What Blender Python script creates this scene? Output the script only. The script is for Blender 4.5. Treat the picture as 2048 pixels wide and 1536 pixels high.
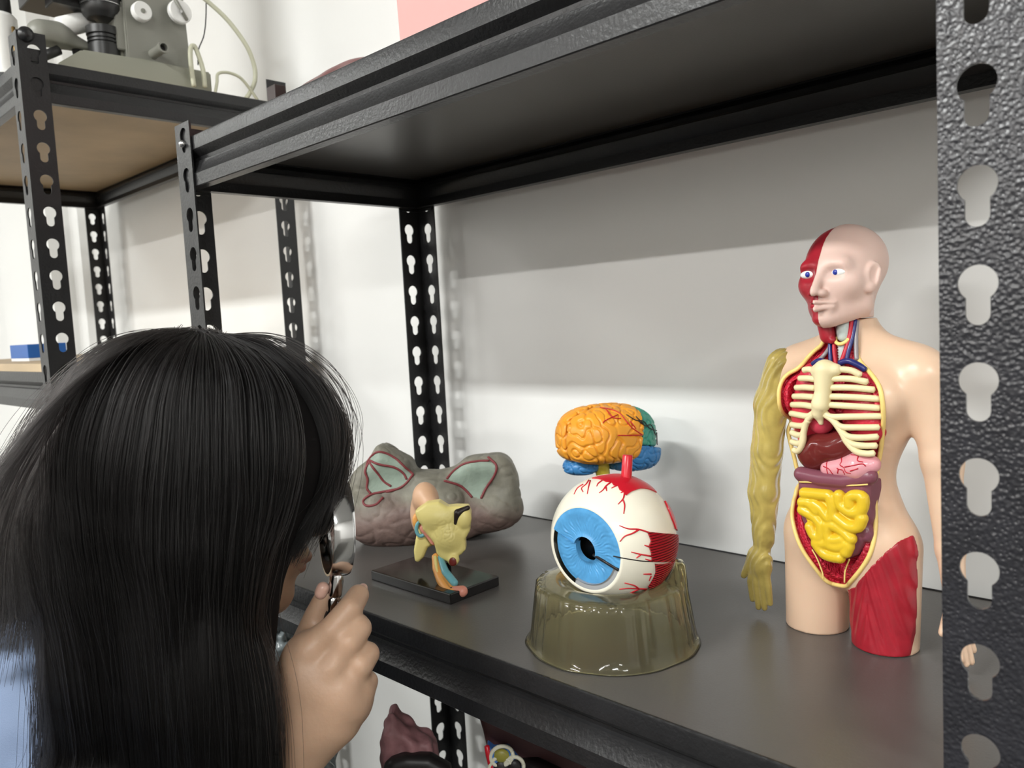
import bpy, bmesh, math, random
import numpy as np
from mathutils import Vector, Matrix, noise
random.seed(7); RNG = np.random.default_rng(7)
C = bpy.context.scene.collection
for o in list(bpy.data.objects): bpy.data.objects.remove(o)
# ---------------------------------------------------------------- camera
CAM = np.array([0.0, 0.0, 1.35])
CR = np.array([0.71695, 0.69509, -0.05302]); CU = np.array([0.0, 0.0, 0.0]); FPX = 1578.85
yaw, pit, rol = [math.radians(a) for a in (44.1197, -4.578, -3.0489)]
CF = np.array([-math.sin(yaw)*math.cos(pit), math.cos(yaw)*math.cos(pit), math.sin(pit)])
_r = np.array([math.cos(yaw), math.sin(yaw), 0.0]); _u = np.cross(_r, CF)
CR = _r*math.cos(rol)+_u*math.sin(rol); CU = -_r*math.sin(rol)+_u*math.cos(rol)
cd = bpy.data.cameras.new('camera'); cam = bpy.data.objects.new('camera', cd); C.objects.link(cam)
cam.matrix_world = Matrix(((CR[0], CU[0], -CF[0], CAM[0]), (CR[1], CU[1], -CF[1], CAM[1]), (CR[2], CU[2], -CF[2], CAM[2]), (0, 0, 0, 1)))
cd.sensor_width = 36; cd.lens = 36*FPX/2048; cd.clip_start = 0.02
cd.dof.use_dof = True; cd.dof.focus_distance = 0.74; cd.dof.aperture_fstop = 11
sc = bpy.context.scene; sc.camera = cam
# ---------------------------------------------------------------- light
sc.view_settings.view_transform = 'Standard'; sc.view_settings.look = 'None'; sc.view_settings.gamma = 1
sc.view_settings.exposure = -0.22
w = bpy.data.worlds.new('world'); sc.world = w; w.use_nodes = True
w.node_tree.nodes['Background'].inputs[0].default_value = (0.9, 0.95, 1.0, 1); w.node_tree.nodes['Background'].inputs[1].default_value = 0.0
CEIL = CAM[2]+1.60
def lamp(x, y, power, col=(1.0, 0.965, 0.90), sx=1.2, sy=0.16):
    ld = bpy.data.lights.new('ceiling_lamp_light', 'AREA'); ld.shape = 'RECTANGLE'; ld.size = sx; ld.size_y = sy
    ld.energy = power; ld.color = col
    o = bpy.data.objects.new('ceiling_lamp_light', ld); C.objects.link(o); o.location = (x, y, CEIL-0.03)
for _x, _p in ((-1.15, 1.0), (1.9, 1.0), (-4.0, .6)):
    lamp(_x, -1.54, 114*_p, (.985, 1.0, .975)); lamp(_x, -4.70, 215*_p, (1.0, .975, .945))
sc.cycles.max_bounces = 10; sc.cycles.transmission_bounces = 10; sc.cycles.transparent_max_bounces = 16
sc.cycles.caustics_reflective = False; sc.cycles.caustics_refractive = False

# ---------------------------------------------------------------- measuring
def V(px, py, d):                      # world point at image pixel and forward distance d (metres)
    return CAM + d*(CF + CR*(px-1024)/FPX - CU*(py-768)/FPX)
def ray(px, py): return CF + CR*(px-1024)/FPX - CU*(py-768)/FPX
def on_axis(px, py, ax, val):          # world point where the sight line meets a wall/floor-like plane
    d = ray(px, py); t = (val-CAM[ax])/d[ax]; return CAM+d*t
def on_sphere(px, py, c, R):
    d = ray(px, py); d = d/np.linalg.norm(d); m = CAM-c; b = m@d; q = b*b-(m@m-R*R)
    t = -b-math.sqrt(q) if q > 0 else -b
    p = CAM+d*t; v = p-c; return c+v/np.linalg.norm(v)*R
def nrm(v): v = np.array(v, float); return v/np.linalg.norm(v)

# ---------------------------------------------------------------- objects
def tag(o, label, cat, group=None, kind=None):
    o['label'] = label; o['category'] = cat
    if group: o['group'] = group
    if kind: o['kind'] = kind
    return o
def empty(name, loc, label, cat, group=None):
    o = bpy.data.objects.new(name, None); C.objects.link(o); o.location = Vector(loc); o.empty_display_size = .02
    return tag(o, label, cat, group)
def link(name, me, mats, parent=None, smooth=True):
    o = bpy.data.objects.new(name, me); C.objects.link(o)
    for m in (mats if isinstance(mats, (list, tuple)) else [mats]): me.materials.append(m)
    if smooth: me.shade_smooth()
    if parent is not None:
        o.parent = parent
        q = parent; off = Vector((0, 0, 0))
        while q is not None: off += q.location; q = q.parent
        me.transform(Matrix.Translation(-off))
    return o
def from_bm(name, bm, mats, parent=None, smooth=False, autosm=None):
    me = bpy.data.meshes.new(name); bmesh.ops.recalc_face_normals(bm, faces=bm.faces[:]); bm.to_mesh(me); bm.free()
    o = link(name, me, mats, parent, smooth)
    if autosm: me.set_sharp_from_angle(angle=math.radians(autosm))
    return o
def pyd(name, vs, fs, mats, parent=None, smooth=True, cols=None, autosm=None):
    me = bpy.data.meshes.new(name); me.from_pydata([tuple(map(float, v)) for v in vs], [], [tuple(int(i) for i in f) for f in fs])
    if cols is not None: setcol(me, cols)
    me.update()
    o = link(name, me, mats, parent, smooth)
    if autosm: me.set_sharp_from_angle(angle=math.radians(autosm))
    return o
def setcol(me, cols):
    a = me.color_attributes.new('Col', 'FLOAT_COLOR', 'POINT'); c = np.ones((len(me.vertices), 4), np.float32); c[:, :3] = cols
    a.data.foreach_set('color', c.ravel())
def struct(o): o['kind'] = 'structure'; return o
def box(bm, lo, hi, bev=0, M=None):
    r = bmesh.ops.create_cube(bm, size=1); vs = r['verts']
    lo = np.array(lo, float); hi = np.array(hi, float)
    for v in vs: v.co = Vector(tuple((lo+hi)/2+np.array(v.co)*(hi-lo)))
    if bev:
        es = list({e for v in vs for e in v.link_edges})
        rr = bmesh.ops.bevel(bm, geom=es, offset=bev, segments=2, affect='EDGES', profile=.5); vs = list({v for f in rr['faces'] for v in f.verts} | {v for v in vs if v.is_valid})
    if M is not None:
        for v in vs: v.co = M @ v.co
    return vs
def frame(o, ax):                       # matrix whose local z is ax, at o
    ax = Vector(tuple(ax)).normalized(); q = ax.to_track_quat('Z', 'Y'); return Matrix.Translation(Vector(tuple(o))) @ q.to_matrix().to_4x4()
def lathe(bm, prof, M=None, n=48, caps=True):   # prof: (r, z) list
    rings = []
    for r_, z_ in prof:
        rings.append([bm.verts.new((r_*math.cos(2*math.pi*k/n), r_*math.sin(2*math.pi*k/n), z_)) for k in range(n)])
    for a, b in zip(rings, rings[1:]):
        for k in range(n): bm.faces.new((a[k], a[(k+1) % n], b[(k+1) % n], b[k]))
    if caps: bm.faces.new(rings[0][::-1]); bm.faces.new(rings[-1])
    if M is not None:
        for R_ in rings:
            for v in R_: v.co = M @ v.co
def cr(pts, n=8):                       # Catmull-Rom through points (any dimension)
    P = np.array(pts, float); P = np.vstack([2*P[0]-P[1], P, 2*P[-1]-P[-2]]); out = []
    for i in range(1, len(P)-2):
        for t in np.linspace(0, 1, n, endpoint=False):
            a, b, c_, d = P[i-1], P[i], P[i+1], P[i+2]
            out.append(.5*((2*b)+(-a+c_)*t+(2*a-5*b+4*c_-d)*t*t+(-a+3*b-3*c_+d)*t**3))
    out.append(P[-2]); return np.array(out)
def tube_geo(pts, rad, n=10, close=False, flat=None):
    P = np.array(pts, float); m = len(P); rad = np.broadcast_to(np.array(rad, float), (m,))
    T = np.gradient(P, axis=0); T /= np.linalg.norm(T, axis=1)[:, None]+1e-12
    if close: T[0] = T[-1] = nrm(P[1]-P[-2])
    up = np.array([0, 0, 1.0]) if abs(T[0][2]) < .9 else np.array([1.0, 0, 0])
    N = nrm(np.cross(T[0], up)); vs = []; fs = []
    for i in range(m):
        N = nrm(N-T[i]*(N@T[i])); B = np.cross(T[i], N)
        for k in range(n):
            a = 2*math.pi*k/n; vs.append(P[i]+rad[i]*(N*math.cos(a)+B*math.sin(a)))
    for i in range(m-1):
        for k in range(n): fs.append((i*n+k, i*n+(k+1) % n, (i+1)*n+(k+1) % n, (i+1)*n+k))
    if not close:
        # rounded ends
        for e, s in ((0, -1), (m-1, 1)):
            vs.append(P[e]+T[e]*s*rad[e]*.5); c_ = len(vs)-1
            for k in range(n):
                a, b = e*n+k, e*n+(k+1) % n
                fs.append((b, a, c_) if s < 0 else (a, b, c_))
    return vs, fs
def tubes(name, lst, mats, parent=None, n=10):     # lst of (pts, rad[, close])
    vs = []; fs = []
    for t in lst:
        v, f_ = tube_geo(t[0], t[1], n, *(t[2:3])); o = len(vs); vs += v; fs += [tuple(i+o for i in q) for q in f_]
    return pyd(name, vs, fs, mats, parent)

# ---------------------------------------------------------------- implicit bodies
def sell(c, r, R=None):
    c = np.array(c, float); r = np.array(r, float)
    def f(p):
        q = p-c
        if R is not None: q = q@np.array(R, float).T
        k0 = np.linalg.norm(q/r, axis=1); k1 = np.linalg.norm(q/(r*r), axis=1); return k0*(k0-1)/(k1+1e-9)
    f.bb = (c-max(r), c+max(r)) if R is not None else (c-r, c+r); return f
def scap(a, b, ra, rb=None):
    a = np.array(a, float); b = np.array(b, float); rb = ra if rb is None else rb; ba = b-a; L2 = ba@ba
    def f(p):
        h = np.clip((p-a)@ba/L2, 0, 1); return np.linalg.norm(p-a-h[:, None]*ba, axis=1)-(ra+(rb-ra)*h)
    m = max(ra, rb); f.bb = (np.minimum(a, b)-m, np.maximum(a, b)+m); return f
def schain(pts, rads):
    fs = [scap(pts[i], pts[i+1], rads[i], rads[i+1]) for i in range(len(pts)-1)]
    def f(p):
        d = fs[0](p)
        for g in fs[1:]: d = np.minimum(d, g(p))
        return d
    f.bb = (np.min([g.bb[0] for g in fs], axis=0), np.max([g.bb[1] for g in fs], axis=0)); return f
def sbox(c, hs, R=None, rnd=.002):
    c = np.array(c, float); hs = np.array(hs, float)-rnd
    def f(p):
        q = p-c
        if R is not None: q = q@np.array(R, float).T
        q = np.abs(q)-hs; return np.linalg.norm(np.maximum(q, 0), axis=1)+np.minimum(q.max(axis=1), 0)-rnd
    m = np.linalg.norm(hs)+rnd if R is not None else hs+rnd
    f.bb = (c-m, c+m); return f
def smin(a, b, k): h = np.clip(.5+.5*(b-a)/k, 0, 1); return b+(a-b)*h-k*h*(1-h)
def smax(a, b, k): return -smin(-a, -b, k)
def U(items):                          # items: (op, fn, k) with op '+' union, '-' carve, '&' intersect
    def f(p):
        d = None
        for op, g, k in items:
            v = g(p)
            if d is None: d = v
            elif op == '+': d = smin(d, v, k) if k else np.minimum(d, v)
            elif op == '-': d = smax(d, -v, k) if k else np.maximum(d, -v)
            else: d = smax(d, v, k) if k else np.maximum(d, v)
        return d
    bb = [g.bb for op, g, k in items if op == '+']; f.bb = (np.min([b[0] for b in bb], axis=0), np.max([b[1] for b in bb], axis=0)); return f
def surf(f, h, pad=None):
    pad = 3*h if pad is None else pad
    lo = np.array(f.bb[0])-pad; n = np.ceil((np.array(f.bb[1])+pad-lo)/h).astype(int)+1
    ax = [lo[i]+h*np.arange(n[i]) for i in range(3)]
    D = np.empty(n, np.float32)
    yy, zz = np.meshgrid(ax[1], ax[2], indexing='ij'); yz = np.stack([yy.ravel(), zz.ravel()], 1)
    step = max(1, int(400000//max(1, len(yz))))
    for i in range(0, n[0], step):
        xs = ax[0][i:i+step]; P = np.concatenate([np.repeat(xs, len(yz))[:, None], np.tile(yz, (len(xs), 1))], 1)
        D[i:i+step] = f(P).reshape(len(xs), n[1], n[2])
    S = D < 0; sl = lambda A, i, j, k: A[i:A.shape[0]-1+i, j:A.shape[1]-1+j, k:A.shape[2]-1+k]
    cor = [(i, j, k) for i in (0, 1) for j in (0, 1) for k in (0, 1)]
    cnt = sum(sl(S, *c).astype(np.int8) for c in cor); act = (cnt > 0) & (cnt < 8)
    ii, jj, kk = np.nonzero(act); idx = -np.ones(act.shape, np.int64); idx[act] = np.arange(len(ii))
    acc = np.zeros((len(ii), 3)); num = np.zeros(len(ii))
    for a in cor:
        for axn in range(3):
            if a[axn]: continue
            b = list(a); b[axn] = 1
            da = D[ii+a[0], jj+a[1], kk+a[2]].astype(float); db = D[ii+b[0], jj+b[1], kk+b[2]].astype(float)
            m = (da < 0) != (db < 0); t = np.where(m, da/(da-db+1e-20), 0)
            p = np.tile(np.array(a, float), (len(ii), 1)); p[:, axn] += t
            acc[m] += p[m]; num[m] += 1
    vs = lo+h*(np.stack([ii, jj, kk], 1)+acc/num[:, None]); fs = []
    for axn in range(3):
        o1, o2 = [(1, 2), (2, 0), (0, 1)][axn]
        a = [slice(0, s) for s in S.shape]; b = [slice(0, s) for s in S.shape]; a[axn] = slice(0, S.shape[axn]-1); b[axn] = slice(1, S.shape[axn])
        e = S[tuple(a)] != S[tuple(b)]; I = np.array(np.nonzero(e))
        ok = (I[o1] > 0) & (I[o2] > 0) & (I[o1] < S.shape[o1]-1) & (I[o2] < S.shape[o2]-1); I = I[:, ok]
        s0 = S[tuple(I)]; q = []
        for d1, d2 in ((-1, -1), (0, -1), (0, 0), (-1, 0)):
            J = I.copy(); J[o1] += d1; J[o2] += d2; q.append(idx[tuple(J)])
        q = np.stack(q, 1); q[~s0] = q[~s0][:, ::-1]; fs.append(q)
    return vs, np.concatenate(fs)
def vnorm(vs, fs):
    N = np.zeros_like(vs); a = vs[fs[:, 2]]-vs[fs[:, 0]]; b = vs[fs[:, 3]]-vs[fs[:, 1]]; n = np.cross(a, b)
    for k in range(4): np.add.at(N, fs[:, k], n)
    return N/(np.linalg.norm(N, axis=1)[:, None]+1e-12)
def smooth(vs, fs, it=2, lam=.5):
    e = np.concatenate([fs[:, [0, 1]], fs[:, [1, 2]], fs[:, [2, 3]], fs[:, [3, 0]]]); vs = vs.copy()
    deg = np.bincount(e.ravel(), minlength=len(vs))[:, None]
    for _ in range(it):
        s = np.zeros_like(vs); np.add.at(s, e[:, 0], vs[e[:, 1]]); np.add.at(s, e[:, 1], vs[e[:, 0]]); vs += lam*(s/np.maximum(deg, 1)-vs)
    return vs
def body(name, f, h, mats, parent=None, it=2, disp=None, col=None, world=None):
    vs, fs = surf(f, h); vs = smooth(vs, fs, it)
    if disp is not None: vs = vs+vnorm(vs, fs)*disp(vs)[:, None]
    cols = col(vs) if col is not None else None
    if world is not None: vs = world(vs)
    return pyd(name, vs, fs, mats, parent, True, cols)
def ring_noise(K, n=24, seed=1):        # labyrinth-like field with one wavelength
    g = np.random.default_rng(seed); k = g.normal(size=(n, 3)); k = K*k/np.linalg.norm(k, axis=1)[:, None]; ph = g.uniform(0, 6.28, n)
    return lambda p: np.cos(p@k.T+ph).sum(1)/math.sqrt(n/2)
def in_poly(x, y, poly):
    poly = np.array(poly, float); inside = np.zeros(len(x), bool); j = len(poly)-1
    for i in range(len(poly)):
        xi, yi = poly[i]; xj, yj = poly[j]
        c_ = ((yi > y) != (yj > y)) & (x < (xj-xi)*(y-yi)/(yj-yi+1e-12)+xi); inside ^= c_; j = i
    return inside

# ---------------------------------------------------------------- materials
def mat(name, col=(.5, .5, .5), rough=.5, metal=0, spec=.5, bump=0, bscale=60, var=0, vscale=8, col2=None, trans=0, ior=1.45, alpha=1, attr=False, coat=0, sss=0, voro=False, detail=3, aniso=None):
    m = bpy.data.materials.new(name); m.use_nodes = True; nt = m.node_tree; b = nt.nodes['Principled BSDF']; I = b.inputs
    I['Base Color'].default_value = (*col, 1); I['Roughness'].default_value = rough; I['Metallic'].default_value = metal
    I['Specular IOR Level'].default_value = spec; I['IOR'].default_value = ior; I['Transmission Weight'].default_value = trans; I['Alpha'].default_value = alpha
    I['Coat Weight'].default_value = coat; I['Coat Roughness'].default_value = .1
    if sss: I['Subsurface Weight'].default_value = sss; I['Subsurface Radius'].default_value = (.012, .005, .003); I['Subsurface Scale'].default_value = .4
    tc = nt.nodes.new('ShaderNodeTexCoord')
    src = None
    if attr:
        a = nt.nodes.new('ShaderNodeAttribute'); a.attribute_name = 'Col'; src = a.outputs['Color']; nt.links.new(src, I['Base Color'])
    if var or col2:
        nz = nt.nodes.new('ShaderNodeTexNoise'); nz.inputs['Scale'].default_value = vscale; nz.inputs['Detail'].default_value = 5; nt.links.new(tc.outputs['Object'], nz.inputs['Vector'])
        rp = nt.nodes.new('ShaderNodeValToRGB'); rp.color_ramp.elements[0].position = .35; rp.color_ramp.elements[1].position = .68
        nt.links.new(nz.outputs['Fac'], rp.inputs['Fac'])
        if col2 and not attr:
            rp.color_ramp.elements[0].color = (*col, 1); rp.color_ramp.elements[1].color = (*col2, 1); nt.links.new(rp.outputs['Color'], I['Base Color'])
        else:
            rp.color_ramp.elements[0].color = (1-var, 1-var, 1-var, 1); rp.color_ramp.elements[1].color = (1, 1, 1, 1)
            mx = nt.nodes.new('ShaderNodeMix'); mx.data_type = 'RGBA'; mx.blend_type = 'MULTIPLY'; mx.inputs[0].default_value = 1
            if src: nt.links.new(src, mx.inputs[6])
            else: mx.inputs[6].default_value = (*col, 1)
            nt.links.new(rp.outputs['Color'], mx.inputs[7]); nt.links.new(mx.outputs[2], I['Base Color'])
    if bump:
        if voro:
            nz = nt.nodes.new('ShaderNodeTexVoronoi'); nz.feature = 'SMOOTH_F1'; nz.inputs['Scale'].default_value = bscale; o_ = nz.outputs['Distance']
        else:
            nz = nt.nodes.new('ShaderNodeTexNoise'); nz.inputs['Scale'].default_value = bscale; nz.inputs['Detail'].default_value = detail; o_ = nz.outputs['Fac']
        nt.links.new(tc.outputs['Object'], nz.inputs['Vector'])
        bp_ = nt.nodes.new('ShaderNodeBump'); bp_.inputs['Strength'].default_value = bump; bp_.inputs['Distance'].default_value = .002
        nt.links.new(o_, bp_.inputs['Height']); nt.links.new(bp_.outputs['Normal'], I['Normal'])
    return m
M = dict(
    wall=mat('wall_paint', (.81, .81, .795), .42, bump=.10, bscale=40, spec=.22, var=.03, vscale=2),
    ceil=mat('ceiling_paint', (.38, .38, .37), .8), floor=mat('floor_tile', (.17, .165, .15), .45, var=.15), wall2=mat('room_side_paint', (.60, .59, .57), .6),
    steel=mat('black_steel_paint', (.015, .015, .016), .34, spec=.5, bump=.25, bscale=260, var=.25, vscale=30),
    hammer=mat('hammered_black_paint', (.022, .022, .027), .30, spec=.7, bump=.4, bscale=470, voro=True, var=.3, vscale=40),
    board=mat('dark_laminate_board', (.100, .094, .089), .31, spec=.6, var=.12, vscale=5, bump=.05, bscale=500),
    ply=mat('plywood', (.50, .38, .24), .55, var=.25, vscale=6), plyedge=mat('plywood_edge', (.62, .52, .36), .6),
    chrome=mat('chrome', (.75, .75, .76), .12, metal=1), bolt=mat('zinc_bolt', (.6, .6, .6), .25, metal=1),
    blackplastic=mat('black_plastic', (.012, .012, .013), .28), glossblack=mat('gloss_black_plastic', (.012, .011, .011), .12, spec=.6),
    rubber=mat('black_rubber', (.015, .015, .016), .5),
)
# ================================================================ room
WY = 0.897; FLOOR = 0.0; Z0 = CAM[2]
def slab(name, lo, hi, m): bm = bmesh.new(); box(bm, lo, hi); return struct(from_bm(name, bm, m))
slab('wall_back', (-4.3, WY, FLOOR), (3.6, WY+.1, CEIL), M['wall'])
slab('wall_left', (-4.4, -5.9, FLOOR), (-4.3, WY+.1, CEIL), M['wall'])
slab('wall_right', (3.6, -5.9, FLOOR), (3.7, WY+.1, CEIL), M['wall2'])
slab('wall_front', (-4.4, -6.0, FLOOR), (3.7, -5.9, CEIL), M['wall2'])
slab('floor', (-4.4, -6.0, -.1), (3.7, WY+.1, FLOOR), M['floor'])
slab('ceiling', (-4.4, -6.0, CEIL), (3.7, WY+.1, CEIL+.1), M['ceil'])
slab('trim_1', (-3.30, WY-.10, FLOOR), (-2.74, WY, CEIL), M['wall'])      # shallow pilaster beyond the far unit
slab('trim_2', (-2.74, WY-.035, FLOOR), (-2.66, WY, CEIL), M['wall'])
slab('added_light_blocker', (-2.6, -.80, FLOOR), (2.0, -.70, Z0+.06), M['wall2'])     # unseen slab added behind the camera, keeps far-lamp light off the low wall
# ================================================================ shelving units
PITCH, PW, TH = .05, .041, .002
def flange(bm, z0, z1, zoff, to3, flip=1):
    """one perforated strip: s in 0..PW across (0 = corner), keyholes every PITCH"""
    n = 40; k0 = math.ceil((z0+.03-zoff)/PITCH); k1 = math.floor((z1-.015-zoff)/PITCH); sc_ = PW*.56
    key = []
    r1, hw, bot = .0094, .0058, -.0215
    a0 = math.asin(hw/r1)
    for i in range(24):
        a = -math.pi/2+a0+(2*math.pi-2*a0)*i/23; key.append((r1*math.cos(a), r1*math.sin(a)))
    for i in range(16):
        a = math.pi+math.pi*i/15; key.append((hw*math.cos(a), bot+hw+hw*math.sin(a)))
    def quad(zb, zt):
        vs = [bm.verts.new(to3(s, z)) for s, z in ((0, zb), (PW, zb), (PW, zt), (0, zt))]; bm.faces.new(vs)
    prev = z0
    for k in range(k0, k1+1):
        zc = zoff+k*PITCH; zb, zt = max(zc-.031, prev), min(zc+.019, z1)
        if zb > prev+1e-6: quad(prev, zb)
        ring = []
        cz = (zb+zt)/2
        inn = [(sc_+x, zc+y) for x, y in key]
        for (x, y) in inn:          # matching point on the cell's border
            dx, dy = x-sc_, y-cz
            t = min(((PW-sc_) if dx > 0 else sc_)/abs(dx) if abs(dx) > 1e-9 else 1e9, (zt-cz)/abs(dy) if abs(dy) > 1e-9 else 1e9)
            ring.append((sc_+dx*t, cz+dy*t))
        corners = [(0, zb), (PW, zb), (PW, zt), (0, zt)]
        vi = [bm.verts.new(to3(*q)) for q in inn]; vo = [bm.verts.new(to3(*q)) for q in ring]
        m = len(vi)
        for i in range(m):
            a, b = ring[i], ring[(i+1) % m]; j = (i+1) % m
            cc = None
            for c_ in corners:
                onx = lambda q: abs(q[0]-c_[0]) < 1e-7; ony = lambda q: abs(q[1]-c_[1]) < 1e-7
                if (onx(a) and ony(b) and not onx(b)) or (ony(a) and onx(b) and not ony(b)): cc = c_
            f_ = [vi[i], vo[i]]+([bm.verts.new(to3(*cc))] if cc else [])+[vo[j], vi[j]]
            try: bm.faces.new(f_)
            except ValueError: pass
        prev = zt
    if z1 > prev+1e-6: quad(prev, z1)
def post(parent, x, y, sx, sy, z0, z1, zoff, m):
    """corner at x,y; flanges run to x+sx*PW (front/back face) and y+sy*PW (side face)"""
    bm = bmesh.new(); flange(bm, z0, z1, zoff, lambda s, z: (x+sx*s, y, z)); fa = bm.faces[:]
    for f_ in fa: f_.normal_update()
    flange(bm, z0, z1, zoff, lambda s, z: (x, y+sy*s, z))
    bmesh.ops.remove_doubles(bm, verts=bm.verts[:], dist=1e-6)
    # thickness, towards the inside of the angle
    bm.normal_update(); geo = bm.faces[:]
    for f_ in geo:
        c_ = f_.calc_center_median(); want = Vector((0, -sy, 0)) if abs(c_.y-y) < 1e-6 else Vector((-sx, 0, 0))
        if f_.normal.dot(want) < 0: f_.normal_flip()
    r_ = bmesh.ops.extrude_face_region(bm, geom=geo, use_keep_orig=True)
    for v in [g for g in r_['geom'] if isinstance(g, bmesh.types.BMVert)]:
        onx = abs(v.co.y-y) < 1e-6; ony = abs(v.co.x-x) < 1e-6
        if onx: v.co.y += sy*TH
        if ony: v.co.x += sx*TH
    return from_bm('post', bm, m, parent)
PROF = [(-.022, .0605), (-.0045, .0605), (-.0038, .0626), (-.0028, .0634), (-.0014, .0634), (-.0004, .0626), (0, .0612), (0, .046), (-.002, .044), (-.009, .038), (-.0095, .034), (-.007, .0325), (-.0065, .030), (-.003, .021), (0, .016), (0, .001), (-.001, 0), (-.014, 0)]
def beam(parent, p0, p1, out, zb, m, plain=False):
    """pressed edge beam from p0 to p1 (xy), face towards out"""
    p0 = np.array(p0, float); p1 = np.array(p1, float); out = np.array(out, float)
    bm = bmesh.new(); A = []; B = []
    for o_, z in PROF:
        q = p0+out*o_; A.append(bm.verts.new((q[0], q[1], zb+z))); q = p1+out*o_; B.append(bm.verts.new((q[0], q[1], zb+z)))
    for i in range(len(PROF)-1): bm.faces.new((A[i], A[i+1], B[i+1], B[i]))
    bmesh.ops.recalc_face_normals(bm, faces=bm.faces[:]); fs = bm.faces[:]
    s = np.sign(sum(np.dot(np.array(f_.normal[:2]), out)*f_.calc_area() for f_ in fs))
    if s < 0: bmesh.ops.reverse_faces(bm, faces=fs)
    bmesh.ops.solidify(bm, geom=fs, thickness=.0012)
    d = p1-p0; d /= np.linalg.norm(d)
    for e, s_ in ((p0, 1), (p1, -1)):             # hooked end plates behind the post's slots
        a = e+d*s_*.0005-out*.0002; b = e+d*s_*.034-out*.0016
        box(bm, (min(a[0], b[0]), min(a[1], b[1]), zb-.004), (max(a[0], b[0]), max(a[1], b[1]), zb+.080))
    return from_bm('beam', bm, m, parent, autosm=25, smooth=True)
def unit(label, x0, x1, y0, y1, ztop, zoff, levels, boards, mats, postmats):
    root = empty('shelving_unit', ((x0+x1)/2, (y0+y1)/2, 0), label, 'shelf')
    for (x, y, sx, sy), pm in zip(((x0, y0, 1, 1), (x1, y0, -1, 1), (x0, y1, 1, -1), (x1, y1, -1, -1)), postmats):
        post(root, x, y, sx, sy, 0, ztop, zoff, pm)
    g = .003
    for zb, bm_, raise_ in zip(levels, boards, mats):
        beam(root, (x0+g, y0+g), (x1-g, y0+g), (0, -1), zb, M['steel']); beam(root, (x0+g, y1-g), (x1-g, y1-g), (0, 1), zb, M['steel'])
        beam(root, (x0+g, y0+g), (x0+g, y1-g), (-1, 0), zb, M['steel']); beam(root, (x1-g, y0+g), (x1-g, y1-g), (1, 0), zb, M['steel'])
        b = bmesh.new(); zt = zb+.0622+raise_
        box(b, (x0+.006, y0+.0055 if raise_ == 0 else y0+.004, zt-.014), (x1-.006, y1-.006, zt), .0008); from_bm('shelf_board', b, bm_, root)
    return root
Z = lambda rel: CAM[2]+rel
UX0, UX1, UY0, UY1 = -1.0255, -.0867, .4584, .8563
LOWZ, UPZ = Z(-.2955), Z(.2523)          # board tops of the two visible levels
main = unit('black steel shelving unit with dark boards holding the anatomy models', UX0, UX1, UY0, UY1, Z(.272), Z(.0065)-27*PITCH,
    [UPZ-.0622, LOWZ-.0622, LOWZ-.0622-.485], [M['board']]*3, [0, 0, 0], [M['steel'], M['hammer'], M['steel'], M['steel']])
LX0, LX1, LY0, LY1 = -2.447, -1.4017, .3915, .8545
far_unit = unit('black steel shelving unit with plywood boards under the microscope', LX0, LX1, LY0, LY1, Z(.487), Z(.0095)-27*PITCH,
    [Z(.383), Z(-.106), Z(-.60)], [M['ply']]*3, [0, .014, .014], [M['steel']]*4)
# ================================================================ anatomical torso
def spoly(poly, f0, f1, rnd=0.0):       # prism of a polygon in (l,h) between f0 and f1
    P = np.array(poly, float)
    def d2(x, y):
        best = np.full(len(x), 1e9)
        for i in range(len(P)):
            a = P[i]; b = P[(i+1) % len(P)]; e = b-a; t = np.clip(((x-a[0])*e[0]+(y-a[1])*e[1])/(e@e+1e-15), 0, 1)
            best = np.minimum(best, np.hypot(x-a[0]-t*e[0], y-a[1]-t*e[1]))
        return np.where(in_poly(x, y, P), -best, best)
    def f(p):
        d = d2(p[:, 0], p[:, 2])+rnd; q = np.maximum(p[:, 1]-f1, f0-p[:, 1])+rnd
        return np.minimum(np.maximum(d, q), 0)+np.hypot(np.maximum(d, 0), np.maximum(q, 0))-rnd
    f.bb = (np.array([P[:, 0].min(), f0, P[:, 1].min()]), np.array([P[:, 0].max(), f1, P[:, 1].max()])); f.d2 = d2; return f
T_O = np.array([-.2685, .6955, LOWZ]); T_L = nrm([.985, -.17, 0]); T_F = np.array([T_L[1], -T_L[0], 0.])
def TW(p): p = np.atleast_2d(np.array(p, float)); return T_O+p[:, :1]*T_L+p[:, 1:2]*T_F+p[:, 2:3]*np.array([0, 0, 1.])
def PB(px, py, f0): d = ray(px, py); t = (f0+(T_O-CAM)@T_F)/(d@T_F); P = CAM+d*t-T_O; return np.array([P@T_L, f0, P[2]])
def q2(x, y, f0=.036): return PB(1440+x*.2734, 420+y*.2734, f0)
def q3(x, y, f0=.036): return PB(1440+x*.33853, 820+y*.33853, f0)
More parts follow.
